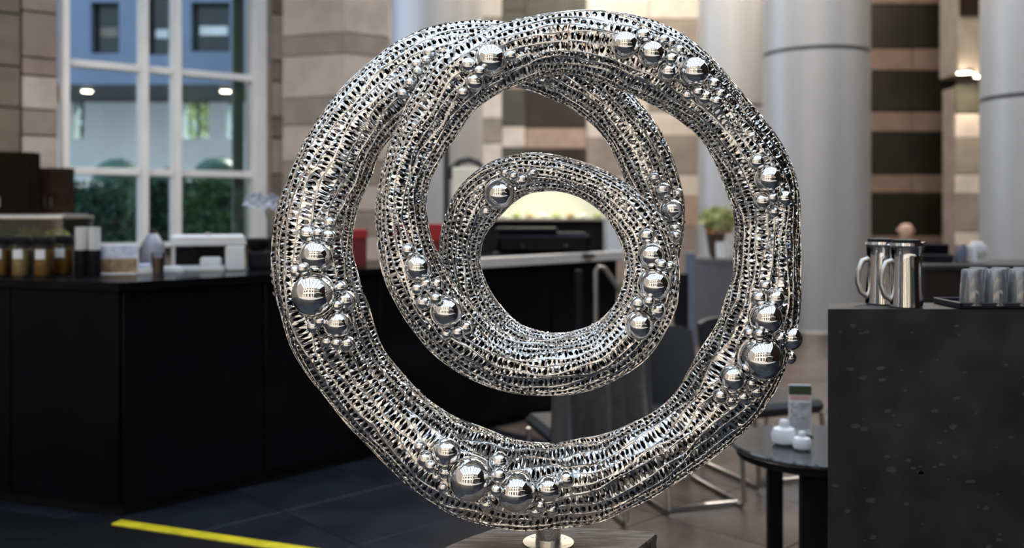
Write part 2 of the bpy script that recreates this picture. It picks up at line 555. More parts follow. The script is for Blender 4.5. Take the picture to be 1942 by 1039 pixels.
def front(x0, x1, openings, m_, proud):
    zz = [0.0] + [z for st in storeys for z in st] + [HB]
    for i_ in range(0, len(zz), 2):
        MB().box(x0, x1, -0.4, 0, zz[i_], zz[i_ + 1]).build('spandrel', m_, wbo)
    ed_ = [x0] + [e for o_ in openings for e in o_] + [x1]
    for (z0, z1) in storeys:
        for i_ in range(0, len(ed_), 2):
            MB().box(ed_[i_], ed_[i_ + 1], -0.4, proud, z0, z1).build('wall_pier', m_, wbo)
        for (a, b) in openings:
            MB().box(a, b, -.34, -.30, z0, z1).build('pane', M_dwin, wbo)
            MB().box((a + b) / 2 - .03, (a + b) / 2 + .03, -.30, -.24, z0, z1).build('glazing_bar', M_white, wbo)


front(-9.2, 2.0, [(xs_[i_], xs_[i_ + 1]) for i_ in range(1, 9, 2)], M_facade, 0.12)
front(2.0, 9.2, [(2.4, 4.0), (4.3, 5.9), (6.2, 7.8)], M_band_t, 0.05)
# dark canopy and kiosk on the right of the forecourt
ky = empty('kiosk', (4.6, -4.2, 0))
MB().box(-1.9, 1.9, -1.2, 1.2, 0, 2.7, .02).build('body', M_char, ky)
MB().box(-2.2, 2.2, -1.5, 1.6, 2.7, 2.95, .02).build('roof', M_white, ky)
MB().box(-1.7, 1.7, 1.2, 1.23, 1.0, 2.4).build('shutter', M_dwin, ky)
tag(ky, 'charcoal kiosk with white flat roof on the forecourt behind the viewer', 'kiosk')
# slab over the rear of the lobby, glazed roof bars over the front
ce = MB().prism([(-1.3, 8.9), (-0.6, 7.6), (9.2, 7.6), (9.2, 17), (-2.3, 17)], 6.6, 6.9).build('ceiling', M_white)
struct(ce, 'white ceiling over the rear of the lobby')
M_roof = mat('roof_steel', (0.10, 0.10, 0.105), 0.5)
rf = empty('ceiling_skylight', (0, 0, 11.0))
struct(rf, 'steel roof bars of the glazed roof')
for k in range(7):
    x = -9 + k * 3.0
    MB().box(x - .16, x + .16, -8.6, 7.6, 0, 0.35, 0.01).build('roof_beam', M_roof, rf)
for k in range(6):
    y = -7.5 + k * 3.0
    MB().box(-9.1, 9.1, y - .10, y + .10, 0.35, 0.5, 0.01).build('roof_bar', M_roof, rf)

for k, (x, y) in enumerate([(0.6, 9.2), (3.0, 8.6), (5.6, 8.4), (7.8, 10.0), (0.4, 13.0), (2.9, 12.4), (5.4, 12.0), (1.6, 15.3), (4.4, 15.2)]):  # added out-of-view lamps that lift the light on the rear lobby
    l = empty('fill_lamp', (x, y, 6.6))
    MB().box(-.62, .62, -.17, .17, -.05, 0, .006).build('housing', M_white, l)
    MB().box(-.58, .58, -.13, .13, -.06, -.05).build('diffuser', M_lampc, l)
    tag(l, 'long warm fill lamp added out of view, number ' + ['one', 'two', 'three', 'four', 'five', 'six', 'seven', 'eight', 'nine'][k] + ' from the front left of the rear ceiling', 'ceiling lamp', 'added fill lamps of the rear lobby')
    ld = bpy.data.lights.new('fill_lamp_light', 'AREA')
    ld.shape = 'RECTANGLE'; ld.size = 1.16; ld.size_y = 0.26; ld.energy = 74; ld.color = (1, 0.88, 0.74)
    lo = bpy.data.objects.new('fill_lamp_light', ld); COL.objects.link(lo)
    lo.parent = l; lo.location = (0, 0, -0.075)
M_track = mat('track_black', (0.02, 0.02, 0.02), 0.5)
trk = empty('fill_track', (-2.9, 4.6, 3.6))  # unseen spots, added to light the window wall and left counter
MB().box(-1.6, 3.2, -.03, .03, 0, .05, .004).build('rail', M_track, trk)
for x in (-1.4, 3.0):
    MB().tube([(x, 0, .05), (x, 0, 7.4)], .008, 6).build('hanger', M_track, trk)
for k, x in enumerate((-1.2, 0.0, 1.2, 2.4)):
    MB().lathe([(.05, -.16), (.055, -.15), (.055, -.02), (.02, 0)], 20, (x, 0, 0)).build('spot_head', M_track, trk, True)
    ld = bpy.data.lights.new('fill_spot', 'SPOT')
    ld.energy = 70; ld.color = (1, 0.90, 0.78); ld.spot_size = 1.5; ld.spot_blend = 0.7; ld.shadow_soft_size = 0.05
    lo = bpy.data.objects.new('fill_spot', ld); COL.objects.link(lo)
    lo.parent = trk; lo.location = (x, 0, -.18)
    lo.rotation_euler = Vector((-0.10, 0.80, -0.62)).to_track_quat('-Z', 'Y').to_euler()
tag(trk, 'unseen black fill track with four added spot heads over the left counter', 'lamp track')


# columns
def column(xc, Y, r, yj, label, zt=6.6):
    o = empty('column', (XP(xc, Y), Y, 0))
    zj = ZP(yj, Y)
    MB().lathe([(r, 0.0), (r, zj - .02)], 56).build('shaft', M_colm, o, True)
    MB().lathe([(r - .015, zj - .02), (r - .015, zj + .02)], 56).build('joint', M_joint, o, True)
    MB().lathe([(r, zj + .02), (r, zt)], 56).build('shaft', M_colm, o, True)
    MB().lathe([(r + .03, 0.0), (r + .03, 0.12), (r, 0.14)], 56).build('base_ring', M_brushed, o, True)
    o['kind'] = 'structure'
    o['label'] = label
    return o


column(1547, 10.5, 0.57, 105, 'large grey metal clad column right of the sculpture')
column(1984, 9.0, 0.57, 188, 'grey column at the right edge of the view')
column(1396, 14.2, 0.56, 206, 'pale column standing behind the sculpture')
column(830, 12.6, 0.60, -60, 'grey column behind the upper left of the sculpture')

# ================================================================== THE SCULPTURE
ST = [  # x, y, radius (px), depth toward the viewer (px)
    (1085, 78, 61, 60), (1017, 87, 57, 63), (936, 112, 63, 66), (866, 155, 61, 64), (826, 214, 56, 61), (788, 282, 51, 60),
    (764, 352, 47, 60), (760, 410, 48, 60), (769, 470, 53, 60), (800, 551, 60, 60), (843, 608, 60, 58), (893, 655, 56, 55),
    (953, 689, 51, 52), (1035, 700, 52, 50), (1108, 691, 52, 46), (1168, 660, 53, 42), (1213, 607, 56, 38), (1236, 542, 53, 32),
    (1233, 475, 49, 26), (1213, 425, 46, 20), (1180, 386, 39, 14), (1122, 346, 33, 6), (1048, 326, 34, 0), (988, 327, 41, -6),
    (934, 355, 48, -12), (893, 401, 46, -22), (871, 463, 39, -34), (877, 535, 40, -46), (914, 605, 42, -52), (975, 658, 42, -56),
    (1045, 674, 42, -60), (1120, 664, 42, -64), (1185, 622, 42, -68), (1226, 560, 42, -72), (1246, 495, 42, -75), (1254, 435, 43, -76),
    (1250, 383, 48, -76), (1234, 328, 50, -76), (1208, 268, 48, -76), (1163, 208, 46, -76), (1105, 163, 48, -75), (1040, 128, 50, -73),
    (975, 106, 57, -70), (910, 100, 62, -67), (845, 112, 66, -62), (783, 142, 68, -52), (722, 190, 67, -42), (662, 256, 65, -32),
    (630, 322, 71, -22), (607, 377, 72, -15), (594, 438, 74, -10), (595, 507, 77, -6), (609, 577, 79, -3), (631, 637, 78, 0),
    (660, 692, 72, 0), (703, 750, 69, 0), (755, 803, 69, 0), (819, 860, 79, 0), (890, 896, 84, 0), (963, 918, 83, 0),
    (1043, 922, 78, 0), (1115, 912, 75, 0), (1190, 884, 70, 0), (1264, 844, 65, 0), (1335, 793, 68, 0), (1382, 732, 77, 0),
    (1418, 668, 76, 0), (1438, 611, 73, 0), (1450, 558, 67, 0), (1454, 510, 61, 2), (1455, 458, 58, 6), (1457, 400, 63, 10),
    (1443, 340, 68, 14), (1411, 276, 63, 20), (1366, 217, 58, 28), (1304, 158, 66, 38), (1223, 112, 72, 48), (1152, 87, 68, 56)]
D0 = 2.16
PXM = D0 / F                                      # metres per pixel at the sculpture
ctr = []
for (x, y, r, d) in ST:
    Y = D0 - d * PXM
    p = P(x, y, Y)
    ctr.append((p.x, p.y, p.z, r * Y / F))
ctr = np.array(ctr)
n = len(ctr)
chord = np.linalg.norm(np.diff(np.vstack([ctr[:, :3], ctr[:1, :3]]), axis=0), axis=1)
tk = np.concatenate([[0], np.cumsum(chord)])
# periodic cubic spline through the stations
hh = chord
A = np.zeros((n, n)); B = np.zeros((n, 4))
for i in range(n):
    hp, hc = hh[i - 1], hh[i]
    A[i, i - 1] += hp; A[i, i] += 2 * (hp + hc); A[i, (i + 1) % n] += hc
    B[i] = 6 * ((ctr[(i + 1) % n] - ctr[i]) / hc - (ctr[i] - ctr[i - 1]) / hp)
Msp = np.linalg.solve(A, B)


def spl(t):
    i = np.clip(np.searchsorted(tk, t, side='right') - 1, 0, n - 1)
    h = hh[i][:, None]; a = (tk[i + 1] - t)[:, None] / h; b = (t - tk[i])[:, None] / h
    j = (i + 1) % n
    return a * ctr[i] + b * ctr[j] + ((a ** 3 - a) * Msp[i] + (b ** 3 - b) * Msp[j]) * h * h / 6


NS = 4096
fine = spl(np.linspace(0, tk[-1], 20001))
seg = np.linalg.norm(np.diff(fine[:, :3], axis=0), axis=1)
al = np.concatenate([[0], np.cumsum(seg)])
LT = al[-1]
su = np.arange(NS) / NS * LT
CEN = np.stack([np.interp(su, al, fine[:, k]) for k in range(4)], axis=1)
RAD = CEN[:, 3].copy()
CEN = CEN[:, :3]
for _ in range(6):
    CEN = (np.roll(CEN, 12, 0) + 2 * CEN + np.roll(CEN, -12, 0)) / 4
    RAD = (np.roll(RAD, 12) + 2 * RAD + np.roll(RAD, -12)) / 4
TAN = np.roll(CEN, -1, 0) - np.roll(CEN, 1, 0)
TAN /= np.linalg.norm(TAN, axis=1)[:, None]
NRM = np.zeros_like(CEN)
v = np.array([0, -1.0, 0]); v -= TAN[0] * v.dot(TAN[0]); v /= np.linalg.norm(v)
NRM[0] = v
for i in range(1, NS):
    w = NRM[i - 1] - TAN[i] * NRM[i - 1].dot(TAN[i])
    NRM[i] = w / np.linalg.norm(w)
w = NRM[-1] - TAN[0] * NRM[-1].dot(TAN[0]); w /= np.linalg.norm(w)
tw = math.atan2(np.dot(np.cross(w, NRM[0]), TAN[0]), np.dot(w, NRM[0]))
an = tw * np.arange(NS) / NS
BIN = np.cross(TAN, NRM)
NRM = NRM * np.cos(an)[:, None] + BIN * np.sin(an)[:, None]
BIN = np.cross(TAN, NRM)


def pnoise(nh, amp, seed):
    """smooth periodic noise along the coil, nh = highest harmonic"""
    g = np.random.default_rng(seed)
    k = np.arange(1, nh + 1)
    ph = g.uniform(0, 2 * PI, nh); am = g.normal(0, 1, nh) * np.exp(-(k / nh) ** 2)
    x = np.arange(NS) / NS * 2 * PI
    s_ = (am[None] * np.sin(x[:, None] * k[None] + ph[None])).sum(1)
    return amp * s_ / s_.std()


PL = [(3, pnoise(14, 0.9, 1), pnoise(20, 0.012, 2) + 0.016), (5, pnoise(18, 1.3, 3), pnoise(24, 0.010, 4) + 0.018),
      (8, pnoise(22, 1.2, 5), pnoise(30, 0.010, 6) + 0.017)]
LUMP = pnoise(70, 0.010, 9)


def at_u(arr, fi):
    i0 = np.floor(fi).astype(int); fr = fi - i0
    a = arr[i0 % NS]; b = arr[(i0 + 1) % NS]
    return a + (b - a) * (fr[..., None] if arr.ndim == 2 else fr)


def S(u, vang, h):
    """a point of the coil skin: u metres along, vang radians round, h metres outward"""
    fi = (u / LT * NS) % NS
    c = at_u(CEN, fi); r = at_u(RAD, fi); nn = at_u(NRM, fi); bb = at_u(BIN, fi)
    f = 1 + at_u(LUMP, fi)
    for (m_, ph, am) in PL:
        wv = np.sin(m_ * vang + at_u(ph, fi))
        f = f + at_u(am, fi) * (wv - 0.35 * wv * wv)
    rr = r * f + h
    return c + nn * (np.cos(vang) * rr)[..., None] + bb * (np.sin(vang) * rr)[..., None]


NR = 25
common = pnoise(20, 0.10, 50)
WAND = [pnoise(60, 0.055, 100 + j) + common + pnoise(150, 0.012, 300 + j) for j in range(NR)]
px = PXM


def rib_ang(j, u):
    fi = (u / LT * NS) % NS
    return 2 * PI * j / NR + at_u(WAND[j % NR], fi)


def np_mesh(name, verts, quads, mats_, mi=None, smooth=False):
    me = bpy.data.meshes.new(name)
    me.vertices.add(len(verts))
    me.vertices.foreach_set('co', np.ascontiguousarray(verts, dtype=np.float32).ravel())
    nq = len(quads)
    me.loops.add(nq * 4)
    me.polygons.add(nq)
    me.loops.foreach_set('vertex_index', np.ascontiguousarray(quads, dtype=np.int32).ravel())
    me.polygons.foreach_set('loop_start', np.arange(0, nq * 4, 4, dtype=np.int32))
    try:
        me.polygons.foreach_set('loop_total', np.full(nq, 4, dtype=np.int32))
    except Exception:
        pass
    for m_ in mats_:
        me.materials.append(m_)
    if mi is not None:
        me.polygons.foreach_set('material_index', np.ascontiguousarray(mi, dtype=np.int32))
    me.polygons.foreach_set('use_smooth', np.full(nq, smooth, dtype=bool))
    me.update(calc_edges=True)
    return me


BASE = P(1040, 1030, D0)
ZTOP = BASE.z
scu = empty('spiral_sculpture', (BASE.x, BASE.y, ZTOP))
tag(scu, 'tall polished steel spiral coil sculpture of perforated tube studded with mirror balls', 'sculpture')
ORG = np.array([BASE.x, BASE.y, ZTOP])

# balls
BALLS = [
    (815, 101, 13), (808, 114.5, 9.2), (790.5, 122.5, 11), (792.5, 136, 9.7), (779, 157.6, 11), (764, 178, 10.5),
    (931.3, 113.8, 29.5), (889, 124, 15), (910.4, 136, 11.5), (901.7, 156, 18), (878.8, 176.4, 11.8), (969, 105.7, 10.8),
    (1185.5, 85, 25), (1220, 67.7, 13.5), (1236.6, 102.4, 24.5), (1260, 75.5, 10), (1270.4, 82.5, 11.2), (1287.8, 95.5, 10.4),
    (1273, 112, 11.8), (1267, 137, 18), (1316.3, 136.2, 27.7), (1352.7, 159.6, 12.5), (1302.5, 181.2, 11.2), (1323.3, 175.2, 10.7),
    (1335.4, 185.6, 16), (1364.9, 178.6, 10.8), (1358, 192.5, 10.5),
    (626.2, 423, 12), (584.5, 444.5, 16.5), (604, 443, 10.8), (623.5, 448.5, 14.5), (600.6, 486, 31), (561.5, 514.5, 12), (575, 510, 11.6),
    (594, 559, 41), (645.5, 545, 12.5), (656, 570, 19.5), (640, 580, 11.3), (627, 551, 7), (626, 571, 5.5), (641, 614, 26), (607.5, 610, 11.3),
    (595, 619.6, 13), (621, 648, 11), (639, 650.6, 11), (658.5, 652, 15.6),
    (774.3, 475, 12.7), (793.4, 507.8, 25.5), (808.2, 538.5, 11.6), (828.3, 538.5, 12.5), (791.7, 548, 11), (803.4, 573.8, 14.8),
    (827.3, 566, 11.6), (847.4, 590.3, 30), (847.4, 633.7, 10.2), (868.6, 630.6, 12.3), (883.4, 621, 13.5),
    (947.5, 367.6, 29), (958.2, 327, 9.5), (973.8, 333.8, 10), (989.5, 341.3, 14.7), (1010.7, 327.5, 10.3), (922.5, 401.3, 11.8),
    (1240.7, 337, 10.8), (1256.6, 360.5, 16), (1285, 366, 10), (1273.7, 398, 22), (1254, 428, 11), (1279.5, 433, 14), (1281, 447, 13),
    (1225.6, 447.4, 15), (1234.7, 484.5, 25.5), (1254.2, 502.7, 11.8), (1269.4, 505.4, 10.8), (1240.7, 539.7, 31), (1210.4, 576, 14.8),
    (1230.6, 572, 11.2), (1246.5, 589, 17), (1212.8, 617, 26),
    (1451.4, 542.5, 11), (1439, 565, 14.5), (1470, 566, 18), (1453.4, 603.9, 30.5), (1421.4, 631.4, 11), (1440, 634, 10.8), (1479, 640, 12),
    (1498, 641.4, 23), (1497, 677.7, 13), (1443, 680, 41), (1388.8, 716.5, 24.5), (1424.6, 727, 11.3), (1434, 741.5, 13), (1366, 750.5, 14),
    (1385.5, 759, 11), (1408.8, 753, 12.3),
    (796.3, 847, 11.4), (847.9, 856.8, 26.3), (807.6, 870.8, 15.4), (817.3, 884, 12.3), (843.5, 896, 11.5), (828, 904, 10.5), (841, 924, 11.6),
    (845, 936, 9), (892.5, 909.3, 41), (946.8, 874.3, 18.4), (946.8, 901.4, 14.8), (941.6, 929.4, 12), (924, 955.7, 14.5), (978.3, 932, 38),
    (1039.6, 926.8, 24.2), (1073.7, 908.4, 16), (1024.7, 958.3, 11.4), (1016.8, 968.8, 14), (1046.6, 966.2, 12.3),
    (1434.6, 307.7, 14.7), (1457, 339.3, 24.6), (1444.7, 381.6, 16.6), (1464.7, 375.5, 10.5), (1486, 376.3, 16), (1467, 401.7, 10.8)]


def proj(p):
    return np.stack([CX + p[..., 0] / p[..., 1] * F, HY + (ZC - p[..., 2]) / p[..., 1] * F], axis=-1)


SCR = proj(CEN); RPX = RAD / CEN[:, 1] * F
pos = []
for (x, y, r) in BALLS:
    d = np.hypot(SCR[:, 0] - x, SCR[:, 1] - y)
    ok = d < RPX * 1.12
    back = np.sqrt(np.clip(RPX ** 2 - d ** 2, 0, None)) * px
    # ys = np.where(ok & (d < 1.02 * np.minimum.reduce([np.where(np.abs(np.arange(NS) - np.argmin(d)) >= 0, d, d)] + [np.roll(d, k) for k in (-6, 6)]) + 1), CEN[:, 1] - back, 1e9)
    # nearest stations of each strand: local minima of d
    loc = ok & (d <= np.roll(d, 1)) & (d <= np.roll(d, -1))
    idx = np.where(loc)[0]
    if len(idx) == 0:
        idx = np.array([np.argmin(d - RPX)])
    # the two back strand clusters lie on the strand whose line passes them most centrally
    i = idx[np.argmin(CEN[idx, 1] - back[idx])]
    if 755 < x < 822 and 90 < y < 190:                      # cluster on the rear left strand beside the front strand
        i = idx[np.argmax(CEN[idx, 1])]
    if x > 1236 and 330 < y < 450 and x < 1300 and not (x < 1230):
        i = idx[np.argmax(CEN[idx, 1])]
    Y = CEN[i, 1] - back[i]
    Y -= (0.42 if r > 14 else 0.62) * r * px
    pos.append([x, y, r, Y, i])
# let touching balls settle along the line of sight so that they do not swallow each other
for it in range(30):
    for a in range(len(pos)):
        for b in range(len(pos)):
            if a == b or pos[a][2] > pos[b][2]:
                continue
            dd = math.hypot(pos[a][0] - pos[b][0], pos[a][1] - pos[b][1])
            need = 0.93 * (pos[a][2] + pos[b][2])
            if dd < need:
                dz = math.sqrt(need * need - dd * dd) * px
                cur = pos[a][3] - pos[b][3]
                if abs(cur) < dz:
                    sg = -1 if (cur < 0.25 * pos[b][2] * px) else 1
                    pos[a][3] += (pos[b][3] + sg * dz - pos[a][3]) * 0.25
                    lim = 1.1 * pos[a][2] * px



SOCK = []
for (x, y, r, Y, i) in pos:
    p = np.array(P(x, y, Y)); nb = p - CEN[i]
    nb = nb - TAN[i] * nb.dot(TAN[i]); nb /= np.linalg.norm(nb)
    SOCK.append((p, nb, r * Y / F))


def seat(V):
    """press the skin inward round every ball so that each sits in a socket"""
    for (p, nb, R) in SOCK:
        m_ = np.where(np.abs(V - p).max(1) < 1.22 * R)[0]
        if len(m_) == 0:
            continue
        q_ = V[m_] - p
        d_ = np.linalg.norm(q_, axis=1)
        k_ = np.clip(1.2 * R - d_, 0, 0.6 * R) * 0.75
        V[m_] -= k_[:, None] * nb
    return V


AV = np.array([0, .5, 1, 1, 1, .5, 0, 0]); BV = np.array([0, 0, 0, .5, 1, 1, 1, .5])
CA = np.array([-.72, 0, .72, 1, .72, 0, -.72, -1.0]); CB = np.array([-.78, -1, -.78, 0, .78, 1, .78, 0])
Vall, Qall, Mall = [], [], []
off = 0
for j in range(NR):
    K = int(LT / (9.6 * px))
    ln = rng.uniform(0.7, 1.3, K)
    ub = np.concatenate([[0], np.cumsum(ln)]); ub = ub / ub[-1] * LT + rng.uniform(0, 0.01)
    u0, u1 = ub[:-1], ub[1:]
    skew = at_u(pnoise(80, 0.22, 700 + j), (ub / LT * NS) % NS)
    skew[-1] = skew[0]
    hb = rng.normal(0, 0.9, K + 1) * px; hb[-1] = hb[0]
    hm = rng.normal(0.2, 0.9, K) * px
    dl = u1 - u0
    # outer ring
    a = np.tile(AV, (K, 1)); b = np.tile(BV, (K, 1))
    U = u0[:, None] + a * dl[:, None] + ((1 - a) * skew[:-1, None] + a * skew[1:, None]) * (np.abs(b * 2 - 1) ** 2 - .5) * .5 * 9.6 * px \
        + ((1 - a) * skew[:-1, None] + a * skew[1:, None]) * (b - .5) * 4 * px
    H = np.zeros((K, 8))
    H[:, 7] = hb[:-1]; H[:, 3] = hb[1:]
    H[:, 0] = H[:, 6] = -0.5 * px; H[:, 2] = H[:, 4] = -0.5 * px; H[:, 1] = H[:, 5] = -0.3 * px
    va, vb = rib_ang(j, U), rib_ang(j + 1, U)
    if j == NR - 1:
        vb = rib_ang(0, U) + 2 * PI
    outer = S(U, va + (vb - va) * b, H)
    # inner ring (the hole)
    wa = rng.normal(0.31, 0.045, K).clip(.16, .40); wb_ = rng.normal(0.30, 0.05, K).clip(.14, .40)
    ja = rng.normal(0.5, 0.03, K); jb = rng.normal(0.5, 0.05, K)
    ai = ja[:, None] + wa[:, None] * CA + rng.normal(0, 0.03, (K, 8))
    bi = (jb[:, None] + wb_[:, None] * CB + rng.normal(0, 0.035, (K, 8))).clip(.08, .92)
    Ui = u0[:, None] + ai * dl[:, None] + ((1 - ai) * skew[:-1, None] + ai * skew[1:, None]) * (bi - .5) * 4 * px
    Hi = rng.normal(-0.9, 0.8, (K, 8)) * px + (hb[:-1, None] * (1 - ai) + hb[1:, None] * ai) * .6
    va, vb = rib_ang(j, Ui), rib_ang(j + 1, Ui)
    if j == NR - 1:
        vb = rib_ang(0, Ui) + 2 * PI
    inner = S(Ui, va + (vb - va) * bi, Hi)
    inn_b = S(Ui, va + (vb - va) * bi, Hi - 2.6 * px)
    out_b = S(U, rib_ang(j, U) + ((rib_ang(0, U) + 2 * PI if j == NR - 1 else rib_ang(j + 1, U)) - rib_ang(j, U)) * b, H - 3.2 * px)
    V = np.concatenate([outer, inner, inn_b, out_b], axis=1).reshape(-1, 3)
    base = off + np.arange(K)[:, None] * 32
    for e in range(8):
        e2 = (e + 1) % 8
        Qall.append(np.concatenate([base + e, base + e2, base + 8 + e2, base + 8 + e], axis=1)); Mall.append(np.zeros(K))
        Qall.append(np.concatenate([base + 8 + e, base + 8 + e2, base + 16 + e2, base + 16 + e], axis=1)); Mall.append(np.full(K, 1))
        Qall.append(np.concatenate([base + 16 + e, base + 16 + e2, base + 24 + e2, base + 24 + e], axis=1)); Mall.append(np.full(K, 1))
    Vall.append(V); off += len(V)
me = np_mesh('lattice_skin', seat(np.concatenate(Vall)) - ORG, np.concatenate(Qall), [M_lattice, M_raw_shade], np.concatenate(Mall))
lat = bpy.data.objects.new('lattice_skin', me)
COL.objects.link(lat); lat.parent = scu
lat['kind'] = 'stuff'
lat['label'] = 'bright steel lattice skin pierced by rows of small dark holes'
del Vall, Qall, Mall

# ribs: one long raised strip of steel between each two rows of holes
KR = 1500
for j in range(NR):
    u = np.arange(KR) / KR * LT
    fi = u / LT * NS
    vang = rib_ang(j, u)
    wdt = (np.clip(at_u(pnoise(40, 0.4, 1000 + j), fi) + 1.15, 0.65, 2.3)) * px
    hgt = (np.clip(at_u(pnoise(50, 0.55, 1200 + j), fi) + 0.6, 0.15, 2.2)) * px
    rr = at_u(RAD, fi)
    prof = [(-1, -1.6), (-1, 0.55), (-.45, 1.0), (.45, 1.0), (1, .55), (1, -1.6)]
    pts = []
    for (pa, ph) in prof:
        hv = np.where(ph > 0, hgt * ph, ph * px)
        pts.append(S(u, vang + pa * wdt / rr, hv))
    m_ = len(prof)
    V = np.stack(pts, axis=1).reshape(-1, 3)
    i0 = np.arange(KR); i1 = (i0 + 1) % KR
    q = [np.stack([i0 * m_ + k, i0 * m_ + k + 1, i1 * m_ + k + 1, i1 * m_ + k], axis=1) for k in range(m_ - 1)]
    me = np_mesh('rib', seat(V) - ORG, np.concatenate(q), [M_rib], None, False)
    o = bpy.data.objects.new('rib', me)
    COL.objects.link(o); o.parent = scu

# balls
def ico(sub):
    import bmesh
    bm = bmesh.new()
    bmesh.ops.create_uvsphere(bm, u_segments=56 if sub > 1 else 32, v_segments=32 if sub > 1 else 20, radius=1.0)
    m_ = bpy.data.meshes.new('ball')
    bm.to_mesh(m_); bm.free()
    m_.polygons.foreach_set('use_smooth', [True] * len(m_.polygons))
    m_.materials.append(M_chrome)
    return m_


BIGM, SMLM = ico(2), ico(1)
ring_mb = MB()
NRg = 40
ring = MB().tube([(math.cos(2 * PI * k / NRg), math.sin(2 * PI * k / NRg), 0) for k in range(NRg)], 0.055, 6, closed=True)
ring_o = ring.build('collar', M_rib, None, True)
ring_me = ring_o.data
bpy.data.objects.remove(ring_o)
for (x, y, r, Y, i) in pos:
    p = P(x, y, Y)
    R = r * Y / F
    o = bpy.data.objects.new('ball', BIGM if r > 14 else SMLM)
    COL.objects.link(o); o.parent = scu
    o.location = p - Vector(ORG)
    o.scale = (R, R, R)
    if r >= 13.5:
        c = Vector(CEN[i]); nrm = (p - c)
        nrm -= Vector(TAN[i]) * nrm.dot(Vector(TAN[i]))
        nrm.normalize()
        k = bpy.data.objects.new('collar', ring_me)
        COL.objects.link(k); k.parent = o
        k.rotation_mode = 'QUATERNION'
        k.rotation_quaternion = nrm.to_track_quat('Z', 'Y')
        k.location = nrm * (-0.33)
        k.scale = (0.985, 0.985, 0.985)

# stem and flange
stm = MB().lathe([(0.0295, 0.004), (0.0295, 0.014), (0.0285, 0.015), (0.0285, 0.085)], 40).build('stem', M_chrome, scu, True)
MB().tube([(0.0295 * math.cos(a) * 1.02, 0.0295 * math.sin(a) * 1.02, 0.050 + 0.012 * math.cos(a)) for a in np.linspace(0, 2 * PI, 40)[:-1]], 0.0028, 8, closed=True).build('weld_collar', M_rib, scu, True)
MB().lathe([(0.058, 0.0), (0.0585, 0.001), (0.058, 0.004), (0.029, 0.004)], 56).build('flange', mat('satin_steel', (0.62, 0.585, 0.53), 0.4, 1.0, 0.05, 20), scu, True)
for a in (2.5, 0.5, 4.2, 5.6):
    MB().box(-0.0035, 0.0035, -0.0006, 0.0006, 0.0035, 0.0045, 0.0002).build('screw', M_blackm, scu, False, (0.045 * math.cos(a), 0.045 * math.sin(a), 0), a + 1)

# wooden block the sculpture stands on
ped = empty('wood_block', (BASE.x, BASE.y, 0))
tag(ped, 'weathered cracked timber block carrying the steel sculpture', 'wood block')
outl = [P(935, 1002, 2.257), P(985, 1000, 2.268), P(1060, 999, 2.272), P(1150, 1003, 2.257), P(1238, 1009, 2.236), P(1243, 1014, 2.22), P(1210, 1039, 2.13)]
pl2 = [(p.x - BASE.x, p.y - BASE.y) for p in outl] + [(0.22, -0.12), (0.19, -0.22), (-0.02, -0.25), (-0.24, -0.22), (-0.27, -0.08), (-0.236, -0.03), (-0.19, 0.03)]
pl2 = pl2[::-1]
dense = []
for i in range(len(pl2)):
    a, b = Vector(pl2[i]), Vector(pl2[(i + 1) % len(pl2)])
    m_ = max(1, int((b - a).length / 0.008))
    for k in range(m_):
        q = a.lerp(b, k / m_)
        dense.append((q.x, q.y))
N_ = len(dense)
levels = [ZTOP, ZTOP - 0.004, ZTOP - 0.02, ZTOP - 0.05, ZTOP - 0.1, ZTOP - 0.2, ZTOP - 0.35, 0.0]
vv, ff = [], []
gr = [random.uniform(-1, 1) for _ in range(N_)]
for li, z in enumerate(levels):
    for k, (x, y) in enumerate(dense):
        l_ = math.hypot(x, y)
        amp = 0.0 if li == 0 else 0.004 * gr[k] + 0.002 * random.uniform(-1, 1) + 0.002
        vv.append((x + x / l_ * amp, y + y / l_ * amp, z))
for li in range(len(levels) - 1):
    for k in range(N_):
        k2 = (k + 1) % N_
        ff.append((li * N_ + k, li * N_ + k2, (li + 1) * N_ + k2, (li + 1) * N_ + k))
MB().add(vv, ff).build('block_side', M_woodside, ped, True)
MB().prism(dense, ZTOP - 0.006, ZTOP).build('block_top', M_wood, ped)
cr = MB()
for k in range(26):
    x, y = random.uniform(-0.16, 0.26), random.uniform(-0.04, 0.10)
    if math.hypot(x, y) < 0.07:
        continue
    l_ = random.uniform(0.02, 0.07); sl = random.uniform(-.12, .02)
    cr.add([(x, y - .0006, ZTOP + .0003), (x + l_ / 2, y + sl * l_ / 2 - .0009, ZTOP + .0003), (x + l_, y + sl * l_, ZTOP + .0003), (x + l_ / 2, y + sl * l_ / 2 + .0009, ZTOP + .0003)], [(0, 1, 2, 3)])
o = cr.build('crack', M_crack, ped); o['kind'] = 'stuff'

# ================================================================== COUNTERS AND FURNITURE
HC = 1.077
C0 = Vector((-1.777, 4.31)); CR = Vector((0.78, 7.04)); CL = Vector((-3.62, 4.95))
dr = (CR - C0).normalized(); nr_ = Vector((-dr.y, dr.x))
dl_ = (CL - C0).normalized(); nl_ = Vector((dl_.y, -dl_.x))
DEP = 0.72


def mitre(off, dep):
    """corner between the two counter runs, moved back by off / dep"""
    a = C0 + nr_ * off; b = C0 + nl_ * off
    k = np.linalg.solve(np.array([[dr.x, -dl_.x], [dr.y, -dl_.y]]), np.array([b.x - a.x, b.y - a.y]))
    return a + dr * float(k[0])


